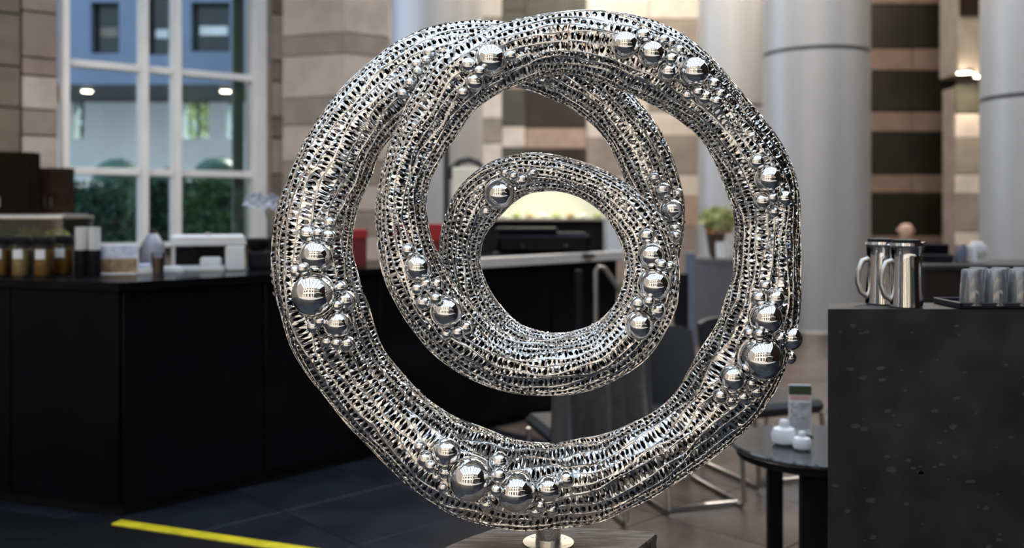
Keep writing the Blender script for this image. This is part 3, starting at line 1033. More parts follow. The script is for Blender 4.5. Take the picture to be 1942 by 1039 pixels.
def counter_run(name, end, d_, nn, label, npan):
    o = empty(name, (C0.x, C0.y, 0))
    rel = lambda p: (p.x - C0.x, p.y - C0.y)

    def slab(nm, f, bk, z0, z1, m_):
        pts_ = [mitre(f, 0), end + nn * f, end + nn * bk, mitre(bk, 0)]
        return MB().prism([rel(p) for p in pts_], z0, z1).build(nm, m_, o)
    slab('plinth', .06, DEP - .03, 0, .08, M_blackm)
    slab('body', .03, DEP, .08, HC - .04, M_black)
    slab('worktop', -.03, DEP, HC - .04, HC, M_black)
    L = (end - C0).length
    ang = math.atan2(d_.y, d_.x)
    sgn = 1 if Vector((-d_.y, d_.x)).dot(nn) > 0 else -1
    for k in range(npan):
        x0 = L * k / npan + (.012 if k == 0 else .004); x1 = L * (k + 1) / npan - .004
        y0, y1 = (0, .03) if sgn > 0 else (-.03, 0)
        MB().box(x0, x1, y0, y1, .06, HC - .045, .003).build('front_panel', M_black, o, False, (0, 0, 0), ang)
    tag(o, label, 'counter', 'bar counter units')
    return o, ang


cA, angA = counter_run('bar_counter', CR, dr, nr_, 'long glossy black bar counter running back behind the sculpture', 5)
cB, _ = counter_run('bar_counter', CL, dl_, nl_, 'short glossy black bar counter under the glass jars at far left', 3)
# bright steel nosing on the far part of the long counter
LA = (CR - C0).length
MB().box(LA * 0.60, LA + .02, -0.06, -0.012, HC - .035, HC + .03, 0.004).build('steel_nosing', mat('pale_satin_steel', (.72, .70, .67), .45, .3, .04, 10), cA, False, (0, 0, 0), angA)

strip = MB().box(0, 1.15, -0.03, 0.03, 0.0, 0.012, 0.003).build('edge_strip', M_yellow)
strip.location = (-1.77, 4.245, 0.0)
strip.rotation_euler.z = math.atan2(-0.345, 0.909)
tag(strip, 'bright yellow edging strip on the floor in front of the black counter', 'edge strip')
mt = MB().prism([(-1.80, 4.215), (-0.76, 3.82), (-0.80, 3.0), (-3.2, 3.0), (-3.4, 4.78)], 0.0, 0.008).build('floor_mat', M_mat)
tag(mt, 'black floor mat in the lower left corner', 'mat')


def on_left(x, Y, up=0.0):
    return Vector((XP(x, Y), Y, HC + up))


# glass jars
def jar(x, Y, m_, label):
    o = empty('glass_jar', on_left(x, Y))
    g = MB().lathe([(0.0455, 0.0), (0.048, 0.004), (0.048, 0.145), (0.044, 0.158)], 28).build('jar_glass', M_glass, o, True)
    MB().lathe([(0.043, 0.005), (0.0445, 0.01), (0.0445, 0.128), (0.02, 0.134)], 28).build('contents', m_, o, True)
    MB().lathe([(0.049, 0.158), (0.050, 0.160), (0.050, 0.192), (0.046, 0.197)], 28).build('lid', M_blackm, o, True)
    lb = MB()
    vv, ff = [], []
    for k in range(9):
        a = -PI / 2 - .52 + 1.04 * k / 8
        for z in (0.088, 0.135):
            vv.append((.0487 * math.cos(a), .0487 * math.sin(a), z))
    for k in range(8):
        ff.append((2 * k, 2 * k + 2, 2 * k + 3, 2 * k + 1))
    lb.add(vv, ff).build('paper_label', M_paper, o)
    tag(o, label, 'jar', 'glass jars on the left counter')


jar(2, 4.72, M_food, 'glass jar cut by the left edge of the picture')
jar(42, 4.70, M_food2, 'second glass jar from the left edge, tan contents, white label')
jar(84, 4.68, M_food, 'third glass jar from the left edge, brown contents, white label')
jar(121, 4.84, M_food3, 'amber filled glass jar nearest the stacked white cups')

# cup stacks
for k, x in enumerate((154, 179)):
    Yc = 4.80
    o = empty('cup_stack', on_left(x, Yc))
    MB().lathe([(0.029, 0.0), (0.031, 0.004), (0.031, 0.125), (0.029, 0.125)], 24).build('holder', M_blackm, o, True)
    prof = []
    for c in range(9):
        z = 0.125 + c * 0.013
        prof += [(0.0265, z), (0.030, z + 0.009), (0.031, z + 0.0125)]
    MB().lathe(prof, 24).build('paper_cups', M_whitep, o, True)
    tag(o, ['stack of white cups in a black holder next to the amber jar', 'stack of white cups in a black holder next to the blue menu card'][k], 'cup stack', 'cup stacks')

# menu card
o = empty('menu_card', on_left(226, 4.86), 0.12)
MB().box(-0.095, 0.095, -0.006, 0.006, 0.0, 0.150, 0.002).build('card', M_paper, o)
MB().box(-0.090, 0.090, -0.0085, -0.006, 0.082, 0.146).build('header_print', M_bluep, o)
MB().box(-0.090, 0.090, -0.0085, -0.006, 0.004, 0.078).build('photo_print', M_photop, o)
MB().box(-0.095, 0.095, -0.03, 0.03, 0.0, 0.006, 0.001).build('foot', M_paper, o)
tag(o, 'standing menu card with blue header over a brown food photograph', 'menu card')

# small clutter between card and machine
o = empty('drink_glass', on_left(300, 4.85))
MB().lathe([(0.026, 0.0), (0.034, 0.11), (0.033, 0.11), (0.025, 0.006)], 24, caps=True).build('glass_wall', M_glass, o, True)
MB().lathe([(0.024, 0.006), (0.031, 0.085)], 24).build('drink', mat('brown_drink', (0.24, 0.15, 0.10), 0.4), o, True)
tag(o, 'small glass of brown drink beside the white coffee machine', 'glass')
o = empty('grey_canister', on_left(290, 5.22))
MB().lathe([(0.07, 0.0), (0.072, 0.01), (0.06, 0.14), (0.03, 0.19), (0.02, 0.20)], 24).build('body', mat('grey_metal', (0.28, 0.29, 0.34), 0.4, 0.4), o, True)
MB().lathe([(0.02, 0.20), (0.022, 0.215), (0.012, 0.225)], 16).build('knob', M_blackm, o, True)
tag(o, 'conical grey canister behind the drink glass on the counter', 'canister')
for k, (x, Yc, w, d, h, m_, lab) in enumerate([(275, 4.90, .036, .05, .05, M_paper, 'low white paper tray right of the menu card'),
                                                (328, 4.98, .05, .05, .032, M_paper, 'flat white napkin tray in front of the grey canister')]):
    o = empty('paper_tray', on_left(x, Yc), 0.4)
    MB().box(-w, w, -d, d, 0, 0.006, 0.001).build('tray_base', m_, o)
    for (a0, a1, b0, b1) in ((-w, w, -d, -d + .004), (-w, w, d - .004, d), (-w, -w + .004, -d, d), (w - .004, w, -d, d)):
        MB().box(a0, a1, b0, b1, 0, h * .6, 0.001).build('tray_side', m_, o)
    MB().box(-w + .008, w - .008, -d + .008, d - .008, 0.006, h, 0.003).build('napkins', M_bluep if k == 0 else M_paper, o)
    tag(o, lab, 'tray', 'paper trays on the left counter')

# white coffee machine
o = empty('coffee_machine', on_left(395, 5.22), 0.3)
MB().box(-0.19, 0.19, -0.02, 0.20, 0.0, 0.19, 0.008).build('body', M_whitep, o)
MB().box(-0.19, 0.19, -0.15, -0.02, 0.135, 0.19, 0.008).build('head', M_whitep, o)
MB().box(0.09, 0.19, -0.15, -0.02, 0.0, 0.135, 0.008).build('water_tank', M_whitep, o)
MB().box(-0.17, 0.085, -0.0235, -0.0205, 0.03, 0.13).build('recess_panel', M_blackm, o)
MB().box(-0.19, 0.085, -0.16, -0.025, 0.0, 0.028, 0.004).build('drip_tray', M_whitep, o)
MB().box(-0.04, 0.07, -0.14, -0.05, 0.028, 0.075, 0.01).build('cup_drawer', M_whitep, o)
MB().lathe([(0.02, 0.0), (0.02, -0.03), (0.012, -0.04)], 16, (-0.06, -0.09, 0.135)).build('spout', M_blackm, o, True)
MB().lathe([(0.016, 0.0), (0.016, 0.012), (0.008, 0.015)], 16, (0.0, -0.05, 0.19)).build('knob', M_brushed, o, True)
tag(o, 'white coffee machine with dark recess standing on the black counter', 'coffee machine')

# black grinder
o = empty('coffee_grinder', on_left(499, 5.32), 0.3)
MB().box(-0.085, 0.085, -0.07, 0.07, 0.0, 0.10, 0.012).build('body', M_blackm, o)
MB().lathe([(0.035, 0.10), (0.06, 0.13), (0.062, 0.165), (0.05, 0.172)], 24, (-0.03, 0, 0)).build('hopper', M_blackm, o, True)
MB().tube([(0.05, -0.07, 0.03), (0.06, -0.13, 0.04), (0.062, -0.16, 0.02)], 0.010, 8).build('handle', M_brushed, o, True)
MB().lathe([(0.02, 0.10), (0.02, 0.15)], 16, (0.055, 0, 0)).build('chute', M_blackm, o, True)
tag(o, 'black coffee grinder right of the white coffee machine', 'grinder')

# pale-blue flower spray
o = empty('flower_spray', (XP(512, 5.75), 5.75, HC + 0.0))
MB().lathe([(0.03, 0.0), (0.04, 0.05), (0.025, 0.13), (0.03, 0.16)], 20).build('vase', M_blackm, o, True)
MB().tube([(0, 0, .14), (-0.01, 0, .26), (-0.03, 0, .34), (-0.10, 0, .385)], 0.004, 6).build('stalk', M_leafd, o, True)
for k, (x, z, s_) in enumerate([(-0.11, .385, .04), (-0.07, .40, .042), (-0.03, .375, .05), (-0.06, .365, .035), (0.02, .39, .045), (-0.13, .375, .03), (0.05, .35, .04)]):
    fm = MB()
    for q in range(5):
        a = 2 * PI * q / 5 + k
        cx_, cz_ = math.cos(a), math.sin(a)
        fm.add([(x, -.01, z), (x + s_ * .7 * cx_ - s_ * .35 * cz_, -.02, z + s_ * .7 * cz_ + s_ * .35 * cx_), (x + s_ * 1.1 * cx_, -.03, z + s_ * 1.1 * cz_),
                (x + s_ * .7 * cx_ + s_ * .35 * cz_, -.02, z + s_ * .7 * cz_ - s_ * .35 * cx_), (x + s_ * .5 * cx_, 0.012, z + s_ * .5 * cz_)],
               [(0, 1, 4), (1, 2, 4), (2, 3, 4), (3, 0, 4), (0, 3, 2, 1)])
    fm.build('blossom', M_petal, o)
tag(o, 'pale blue grey blossom spray in front of the window jamb', 'flowers')

# salad display behind the jars
o = empty('salad_case', (XP(58, 6.1), 6.1, 0), 0.0)
MB().box(-0.45, 0.30, -0.2, 0.25, 0.0, 1.19).build('cabinet', M_blackm, o)
MB().box(-0.45, 0.30, -0.2, -0.192, 1.19, 1.35).build('front_glass', M_glass, o)
MB().box(-0.45, 0.30, -0.2, 0.25, 1.35, 1.37, 0.003).build('top_shelf', M_brushed, o)
MB().box(-0.44, 0.29, 0.22, 0.25, 1.19, 1.35).build('back_panel', mat('case_back', (0.10, 0.12, 0.11), 0.6), o)
tag(o, 'glazed salad case behind the glass jars with a steel top shelf', 'display case')


def clump(name, c, r, nleaf, ms, leaf, flat=1.0, parent=None, seed=0, dome=False):
    g = random.Random(seed)
    mb = MB()
    for _ in range(nleaf):
        while True:
            d = Vector((g.uniform(-1, 1), g.uniform(-1, 1), g.uniform(-1, 1)))
            if 0.55 < d.length < 1.0:
                break
        if dome:
            d = d.normalized() * g.uniform(0.86, 1.0)
        p = Vector((c[0] + d.x * r[0], c[1] + d.y * r[1], c[2] + d.z * r[2]))
        t = Vector((g.uniform(-1, 1), g.uniform(-1, 1), g.uniform(-.6, 1))).normalized()
        s_ = t.cross(Vector((g.uniform(-1, 1), g.uniform(-1, 1), g.uniform(-1, 1)))).normalized()
        l_ = leaf * g.uniform(.7, 1.3)
        nn = t.cross(s_) * l_ * .15
        mb.add([p - t * l_, p + s_ * l_ * .45 + nn, p + t * l_, p - s_ * l_ * .45 + nn], [(0, 1, 2, 3)])
    o_ = mb.build(name, ms, parent)
    o_['kind'] = 'stuff'
    return o_


for k, (x, m_) in enumerate([(56, M_salad), (106, M_salad), (5, M_leaf)]):
    so = empty('salad_heap', (XP(x, 6.05), 6.05, 1.19))
    MB().lathe([(0.03, 0.0), (0.075, 0.03), (0.078, 0.03)], 20).build('bowl', M_whitep, so, True)
    clump('leaves', (0, 0, 0.055), (0.075, 0.07, 0.045), 160, m_, 0.02, parent=so, seed=k)
    tag(so, ['yellow green salad bowl in the case above the amber jar, left one', 'yellow green salad bowl in the case nearest the white cups', 'dark green salad bowl in the case above the second jar'][k], 'salad bowl', 'salad bowls')

# dark wall cabinets at the far left
for k, (xa, xb, ya, yb, Yc, m_, lab) in enumerate([(-70, 57, 288, 405, 7.3, M_dkwood, 'near black wall cabinet cut by the left edge above the jars'),
                                                   (58, 124, 318, 405, 7.55, M_dkwood2, 'dark brown wall cabinet left of the window')]):
    o = empty('wall_cabinet', (XP((xa + xb) / 2, Yc), Yc, ZP(yb, Yc)))
    w = XP(xb, Yc) - XP(xa, Yc); h = ZP(ya, Yc) - ZP(yb, Yc)
    MB().box(-w / 2, w / 2, 0.02, 0.16, 0, h, 0.003).build('carcass', m_, o)
    for q in (0, 1):
        d_ = MB().box(-w / 2 + q * w / 2 + .003, q * w / 2 - .003, 0.0, 0.02, .005, h - .005, 0.002).build('door', m_, o)
        MB().box((-.03 if q == 0 else .02), (-.02 if q == 0 else .03), -.012, 0.0, .05, .13, .001).build('handle', M_brushed, d_)
    tag(o, lab, 'cabinet', 'wall cabinets left of the window')
# back bar the cabinets stand on
o = empty('back_bar', (XP(50, 7.5), 7.45, 0))
MB().box(-1.1, 0.33, 0.0, 0.35, 0.0, 1.34).build('carcass', M_dkwood, o)
MB().box(-1.12, 0.35, -0.03, 0.35, 1.34, 1.375, 0.003).build('shelf_top', M_brushed, o)
tag(o, 'dark back bar under the wall cabinets', 'back bar')

# ---- things on and behind the long counter
def on_long(x, back, up=0.0):
    """point on the worktop of the long counter seen in photo column x, 'back' metres behind its front"""
    k = (x - CX) / F
    a = C0 + nr_ * back
    t = (a.y * k - a.x) / (dr.x - dr.y * k)
    q = a + dr * t
    return Vector((q.x, q.y, HC + up))


ra = math.atan2(dr.y, dr.x)
q = on_long(686, 0.30)
o = empty('gift_box', q, ra - .55)
MB().box(-0.17, 0.02, -0.09, 0.09, 0, 0.16, 0.003).build('box_body', M_redd, o)
MB().box(-0.175, 0.025, -0.095, 0.095, 0.16, 0.215, 0.003).build('box_lid', M_red, o)
tag(o, 'deep red box on the counter left of the front coil', 'box', 'red boxes')
q = on_long(800, 0.34)
o = empty('gift_box', q, ra - .6)
MB().box(-0.20, 0.16, -0.10, 0.10, 0, 0.13, 0.003).build('box_body', M_redd, o)
MB().box(-0.205, 0.165, -0.105, 0.105, 0.13, 0.24, 0.003).build('box_lid', M_red, o)
tag(o, 'bright red box seen in the V between the two coil strands', 'box', 'red boxes')

q = on_long(888, 0.9, -HC)
o = empty('cream_appliance', (XP(884, q.y + 1.15), q.y + 1.15, 0), 0.0)
zt = ZP(318, q.y + 1.15)
MB().box(-0.12, 0.12, -0.05, 0.2, 0, zt - .35, 0.004).build('base_cabinet', M_blackm, o)
MB().box(-0.12, 0.12, -0.05, 0.2, zt - .35, zt, 0.01).build('body', M_cream, o)
MB().tube([(-0.14, 0.07, zt - .1), (-0.12, 0.07, zt), (-0.06, 0.07, zt + .055), (0.02, 0.07, zt + .075), (0.1, 0.07, zt + .05), (0.14, 0.07, zt)], 0.03, 10).build('hood', M_char, o, True)
MB().box(-0.20, -0.15, 0.0, 0.10, zt - .5, zt + .25, .006).build('post', M_char, o)
tag(o, 'cream appliance with dark rounded hood behind the inner coil', 'appliance')

# pastry case: bright upper shelf, dark machine below
q = on_long(1030, 0.60)
o = empty('pastry_case', (q.x, q.y + .28, 0), ra - .78)
Yq = q.y + .28
z0, z1 = ZP(414, Yq), ZP(352, Yq)
MB().box(-0.52, 0.58, -0.05, 0.4, 0.0, z0 - .02).build('cabinet', M_blackm, o)
MB().box(-0.52, 0.58, -0.12, 0.4, z0 - .02, z0, .003).build('shelf', M_brushed, o)
MB().box(-0.52, 0.58, 0.37, 0.4, z0, z1).build('back_panel', M_cream, o)
MB().box(-0.52, 0.58, -0.12, -0.112, z0, z1).build('front_glass', M_glass, o)
MB().box(-0.52, 0.58, -0.12, 0.4, z1, z1 + .03, .003).build('canopy', M_brushed, o)
MB().box(-0.46, 0.52, 0.05, 0.12, z1 - .02, z1 - .002).build('light_tube', M_lampc, o)
tag(o, 'bright glazed pastry case seen through the inner coil', 'display case')
for k in range(9):
    pk = MB().lathe([(0.012, 0.0), (0.035, 0.006), (0.038, 0.022), (0.022, 0.04), (0.004, 0.046)], 14).build('pastry', [M_food2, M_cream, M_salad][k % 3], None, True)
    w_ = Matrix.Rotation(o.rotation_euler.z, 4, 'Z') @ Vector((-0.42 + k * .11, 0.1 + 0.06 * (k % 2), z0))
    pk.location = Vector(o.location) + w_
    tag(pk, 'small round pastry, ' + ['first', 'second', 'third', 'fourth', 'fifth', 'sixth', 'seventh', 'eighth', 'ninth'][k] + ' from the left in the lit pastry case', 'pastry', 'pastries in the lit case')
q = on_long(1030, 0.22)
o = empty('espresso_machine', q, ra - .8)
MB().box(-0.33, 0.33, -0.10, 0.14, 0.02, 0.17, 0.03).build('body', M_black, o, True)
MB().box(-0.36, 0.36, -0.13, 0.16, 0.0, 0.02, 0.004).build('tray', M_blackm, o)
MB().box(-0.34, 0.10, -0.09, 0.13, 0.17, 0.205, 0.012).build('top_cover', M_black, o, True)
for k in (-.15, .15):
    MB().tube([(k, -.10, .08), (k, -.20, .075), (k, -.24, .07)], .012, 8).build('portafilter', M_blackm, o, True)
tag(o, 'low black espresso machine under the pastry case', 'espresso machine')
q = on_long(1168, 0.25)
o = empty('white_canister', q, 0.2)
MB().box(-0.085, 0.085, -0.07, 0.07, 0.0, 0.25, 0.01).build('body', M_whitep, o)
MB().box(-0.088, 0.088, -0.073, 0.073, 0.25, 0.27, 0.006).build('lid', M_whitep, o)
tag(o, 'white box canister at the right end of the black bar counter', 'canister')

# bent steel handrail
o = empty('handrail', (XP(1130, 6.0), 6.0, 0))
MB().tube([(0, 0, 0), (0, 0, 1.02), (0.02, 0, 1.05), (0.05, 0, 1.04), (0.36, .15, .62), (0.36, .15, 0)], 0.016, 10).build('rail', mat('satin_rail', (0.36, 0.34, 0.32), 0.35, 0.8), o, True)
MB().lathe([(0.05, 0.0), (0.05, 0.01), (0.02, 0.015)], 20).build('foot', M_brushed, o, True)
tag(o, 'bent satin steel handrail seen through the inner coil', 'handrail')
o = empty('floor_post', (XP(1098, 5.95), 5.95, 0))
MB().box(-0.022, 0.022, -0.022, 0.022, 0.02, 1.03, .004).build('shaft', M_blackm, o)
MB().box(-0.08, 0.08, -0.08, 0.08, 0.0, 0.02, .004).build('foot', M_blackm, o)
tag(o, 'slim black post left of the bent handrail', 'post', 'black posts')
o = empty('floor_post', (XP(1291, 6.4), 6.4, 0))
MB().box(-0.045, 0.045, -0.04, 0.04, 0.02, 0.98, .006).build('shaft', M_blackm, o)
MB().box(-0.10, 0.10, -0.10, 0.10, 0.0, 0.02, .004).build('foot', M_blackm, o)
tag(o, 'thick black post right of the inner coil', 'post', 'black posts')
o = empty('blue_post', (XP(1309, 7.2), 7.2, 0))
MB().box(-0.035, 0.035, -0.03, 0.03, 0.02, ZP(478, 7.2), .006).build('shaft', M_bluetape, o)
MB().box(-0.09, 0.09, -0.09, 0.09, 0.0, 0.02, .004).build('foot', M_blackm, o)
tag(o, 'slim blue grey post beside the round grey stand', 'post')

# round grey stand with flowers
o = empty('round_stand', (XP(1396, 10.0), 10.0, 0))
zt = ZP(488, 10.0)
MB().lathe([(0.42, 0.0), (0.42, 0.05), (0.43, 0.06), (0.43, zt - .05), (0.44, zt - .04), (0.44, zt)], 40).build('drum', M_planter, o, True)
tag(o, 'round grey stand behind the right side of the sculpture', 'stand')
o = empty('flower_vase', (XP(1357, 9.9), 9.9, zt))
MB().lathe([(0.05, 0.0), (0.07, 0.05), (0.10, 0.24), (0.105, 0.26)], 20).build('vase', mat('brown_vase', (0.08, 0.055, 0.03), 0.4), o, True)
clump('foliage', (0.02, 0, 0.40), (0.20, 0.16, 0.13), 260, M_ygleaf, 0.05, parent=o, seed=4)
clump('blossoms', (0.02, -0.05, 0.28), (0.16, 0.10, 0.03), 40, M_orange, 0.035, parent=o, seed=5)
tag(o, 'brown vase of lime green leaves with orange blossoms on the round stand', 'vase')
o = empty('white_cup', (XP(1369, 9.7), 9.72, zt))
MB().lathe([(0.045, 0.0), (0.055, 0.01), (0.06, 0.17), (0.056, 0.17), (0.05, 0.012)], 20).build('cup_body', M_whitep, o, True)
MB().tube([(0.055, 0, .13), (.09, 0, .12), (.09, 0, .06), (.055, 0, .045)], .008, 8).build('handle', M_whitep, o, True)
tag(o, 'white cup beside the flower vase', 'cup')


# ---- chairs
def chair(name, loc, rz, label, m_seat, w=0.46, hb=0.80, draped=False, grp='lounge chairs'):
    o = empty(name, loc, rz)
    hs = 0.42
    MB().box(-w / 2, w / 2, -0.25, 0.22, hs - .07, hs, 0.025).build('seat', m_seat, o, True)
    b_ = MB()
    vv, ff = [], []
    nx, nz = 12, 8
    for side in (0, 1):
        for iz in range(nz + 1):
            for ix in range(nx + 1):
                u = ix / nx * 2 - 1; z_ = iz / nz
                x = u * w / 2 * (1 - .04 * z_)
                y = 0.22 + .10 * z_ - 0.05 * u * u + side * 0.045
                zz = hs - .05 + z_ * (hb - hs + .05) - .025 * abs(u) ** 4 * z_
                vv.append((x, y, zz))
    a_ = (nx + 1) * (nz + 1)
    for side in (0, 1):
        for iz in range(nz):
            for ix in range(nx):
                p = side * a_ + iz * (nx + 1) + ix
                ff.append((p, p + 1, p + nx + 2, p + nx + 1))
    edge = [ix for ix in range(nx + 1)] + [iz * (nx + 1) + nx for iz in range(1, nz + 1)] + [nz * (nx + 1) + ix for ix in range(nx - 1, -1, -1)] + [iz * (nx + 1) for iz in range(nz - 1, 0, -1)]
    for k in range(len(edge)):
        e1, e2 = edge[k], edge[(k + 1) % len(edge)]
        ff.append((e1, e2, e2 + a_, e1 + a_))
    b_.add(vv, ff).build('backrest', m_seat, o, True)
    for s_ in (-1, 1):
        x = s_ * (w / 2 - .015)
        MB().tube([(x, -.22, hs - .07), (x, -.245, 0.2), (x, -.26, .03), (x, -.24, .013), (x, .24, .013), (x, .27, .03), (x, .25, .2), (x, .24, hs - .05)], .012, 8).build('sled_leg', M_brushed, o, True)
    MB().tube([(-w / 2 + .015, -.2, .013), (w / 2 - .015, -.2, .013)], .011, 8).build('stretcher', M_brushed, o, True)
    if draped:
        mb = MB(); vv, ff = [], []
        nu, nv_ = 40, 18
        for iv in range(nv_ + 1):
            for iu in range(nu + 1):
                u = iu / nu * 2 - 1; t = iv / nv_
                x = u * (w / 2 + .05) * (1 + .05 * t)
                fold = 0.034 * t * (math.sin(u * 8 + 2 * t) + .6 * math.sin(u * 17 + 1)) + .02 * math.sin(3 * u + 4 * t) * t
                if t < .25:
                    q_ = t / .25
                    y = .26 + .14 * q_; zz = hb + .012 + .012 * math.sin(q_ * PI)
                else:
                    q_ = (t - .25) / .75
                    y = .40 + .02 * q_ + fold; zz = hb - q_ * .46 - .03 * math.sin(u * 5) * q_
                vv.append((x, y, zz))
        for iv in range(nv_):
            for iu in range(nu):
                p = iv * (nu + 1) + iu
                ff.append((p, p + 1, p + nu + 2, p + nu + 1))
        jk = mb.add(vv, ff).build('draped_jacket', M_grey_cloth, None, True)
        md = jk.modifiers.new('thickness', 'SOLIDIFY'); md.thickness = 0.006
        jk.location = loc; jk.rotation_euler.z = rz
        tag(jk, 'dark grey cloth draped over a chair back below the inner coil', 'jacket')
    tag(o, label, 'chair', grp)
    return o


chair('lounge_chair', (XP(1090, 4.35), 4.42, 0), PI + .25, 'dark chair under the draped grey cloth behind the sculpture', M_char, 0.34, .80, True)
chair('lounge_chair', (0.83, 4.66, 0), .30, 'black sled base chair between the sculpture and the low table', M_char, 0.42, .80)
chair('lounge_chair', (1.34, 5.08, 0), .36, 'black sled base chair behind the round glass table', M_char, 0.44, .80)

# low table with napkin
o = empty('low_table', (XP(1205, 5.6), 5.6, 0))
MB().box(-.32, .32, -.28, .28, .33, .355, .004).build('table_top', mat('grey_table', (.17, .165, .16), .35), o)
for sx in (-1, 1):
    for sy in (-1, 1):
        MB().box(sx * .28 - .018, sx * .28 + .018, sy * .24 - .018, sy * .24 + .018, 0, .33, .003).build('leg', M_blackm, o)
tag(o, 'low grey table behind the black chair', 'table')
nk = MB()
vv, ff = [], []
for i in range(9):
    for j in range(7):
        x, y = i / 8 - .5, j / 6 - .5
        vv.append((x * .16, y * .13, .012 + .012 * math.sin(6 * x + 3 * y) * (1 - abs(y)) + .006 * math.cos(9 * y)))
for i in range(8):
    for j in range(6):
        p = i * 7 + j
        ff.append((p, p + 7, p + 8, p + 1))
nk = nk.add(vv, ff).build('napkin', M_paper, None, True)
md = nk.modifiers.new('thickness', 'SOLIDIFY'); md.thickness = 0.004
nk.location = (XP(1240, 5.4), 5.4, .3555)
tag(nk, 'crumpled white napkin on the low grey table', 'napkin')
o = empty('stanchion', (XP(1207, 6.2), 6.2, 0))
MB().lathe([(0.14, 0.0), (0.14, 0.01), (0.03, 0.03)], 28).build('base', M_brushed, o, True)
MB().lathe([(0.02, 0.03), (0.02, 0.86), (0.026, .87), (0.026, .90), (0.01, .92)], 20).build('pole', mat('grey_pole', (.3, .29, .27), .4, .6), o, True)
tag(o, 'slim grey stanchion standing behind the low table', 'stanchion')

# round glass side table
YT = 3.68
o = empty('side_table', (XP(1552, YT), YT, 0))
ht = 0.50
MB().lathe([(0.325, ht - .022), (0.332, ht - .016), (0.332, ht - .006), (0.326, ht)], 64).build('table_top', mat('smoked_glass', (0.035, 0.036, 0.038), 0.07, 0, 0.1, 4, spec=0.9), o, True)
MB().lathe([(0.30, ht - .05), (0.31, ht - .05), (0.31, ht - .022), (0.30, ht - .022)], 64, caps=False).build('rim', M_blackm, o, True)
for k, (a, w_) in enumerate([(4.35, .054), (4.83, .012), (.55, .03), (2.05, .03)]):
    x, y = 0.24 * math.cos(a), 0.24 * math.sin(a)
    MB().box(x - w_, x + w_, y - .02, y + .02, 0, ht - .03, .003).build('leg', M_blackm, o)
tag(o, 'round smoked glass side table with thick black legs', 'table')
o = empty('menu_holder', (XP(1520, 3.78), 3.80, ht), -.1)
MB().box(-0.044, 0.044, -.004, .004, .004, .205, .002).build('card', M_paper, o)
MB().box(-0.044, 0.044, -.006, -.004, .165, .203).build('header_print', mat('green_print', (.05, .06, .03), .6), o)
MB().box(-0.038, 0.038, -.006, -.004, .145, .160).build('red_print', mat('pink_print', (.62, .34, .32), .6), o)
MB().box(-0.046, 0.046, -.03, .03, 0, .004, .001).build('foot', M_glass, o)
MB().box(-0.040, 0.040, -.006, -.004, .03, .135).build('text_print', mat('grey_print', (.45, .43, .45), .7, 0, .3, 60), o)
tag(o, 'upright white menu card with dark green header on the side table', 'menu holder')
for k, (x, Yc, s_) in enumerate([(1487, 3.66, 1.0), (1521, 3.58, .72)]):
    o = empty('sugar_bowl', (XP(x, Yc), Yc, ht))
    MB().lathe([(.03 * s_, 0), (.046 * s_, .012 * s_), (.05 * s_, .04 * s_), (.04 * s_, .062 * s_), (.02 * s_, .07 * s_)], 24).build('bowl', M_whitep, o, True)
    MB().lathe([(.018 * s_, .07 * s_), (.02 * s_, .085 * s_), (.014 * s_, .095 * s_)], 16).build('lid_knob', M_whitep, o, True)
    tag(o, ['larger white sugar bowl on the round side table', 'smaller pale bowl in front of the menu card'][k], 'bowl', 'bowls on the side table')

# ---- right foreground stone partition
x0f, x0b = XP(1570, 2.60), XP(1572, 2.78)
o = empty('stone_partition', (x0f, 2.6, 0))
zt = ZP(586, 2.60)
MB().prism([(0, 0), (1.5, 0), (1.5, .18), (x0b - x0f, .18)], 0.0, zt - .002).build('slab', M_granite, o)
MB().prism([(0.001, 0.001), (1.5, 0.001), (1.5, .18), (x0b - x0f, .18)], zt - .002, zt).build('top_face', M_granite, o)
sp = MB()
g = random.Random(3)
for k in range(90):
    x, z = g.uniform(.02, .75), g.uniform(zt - .66, zt - .03)
    r_ = g.uniform(.003, .014)
    sp.add([(x + r_ * g.uniform(.6, 1.3) * math.cos(a), -0.0006, z + r_ * .55 * g.uniform(.6, 1.2) * math.sin(a)) for a in np.linspace(0, 2 * PI, 9)[:-1]], [tuple(range(8))])
o2 = sp.build('mineral_fleck', mat('pale_fleck', (.05, .051, .048), .5), o)
o2['kind'] = 'stuff'
tag(o, 'dark speckled stone partition filling the lower right corner', 'partition')


# steel pitchers
def pitcher(x, Y, label, s_=1.0):
    o = empty('steel_pitcher', (XP(x, Y), Y, zt))
    H_ = 0.180 * s_
    MB().lathe([(0.0414, 0.0), (0.0450, 0.003), (0.0441, 0.03), (0.0414, 0.09), (0.0405, 0.14), (0.0423, H_ - .012), (0.0450, H_ - .008), (0.0432, H_), (0.02, H_ + .003)], 40).build('body', M_chrome, o, True)
    MB().lathe([(0.0396, H_), (0.0378, H_ + .008), (0.012, H_ + .012)], 32).build('lid', M_blackm, o, True)
    pts = [(-.039, 0, H_ - .05), (-.055, 0, H_ - .055), (-.068, 0, H_ - .085), (-.069, 0, H_ - .115), (-.060, 0, H_ - .145), (-.040, 0, H_ - .160)]
    MB().tube(pts, .008, 10, flat=1.0).build('handle', M_brushed, o, True)
    MB().add([(.039, -.016, H_ - .03), (.039, .016, H_ - .03), (.039, .02, H_), (.039, -.02, H_), (.057, 0, H_ + .004)], [(0, 1, 4), (1, 2, 4), (2, 3, 4), (3, 0, 4), (0, 3, 2, 1)]).build('spout', M_brushed, o)
    tag(o, label, 'pitcher', 'steel pitchers on the stone partition')


pitcher(1672, 2.742, 'polished steel pitcher on the stone ledge, nearer to the large column')
pitcher(1718, 2.650, 'polished steel pitcher on the stone ledge, nearer to the upturned glasses')

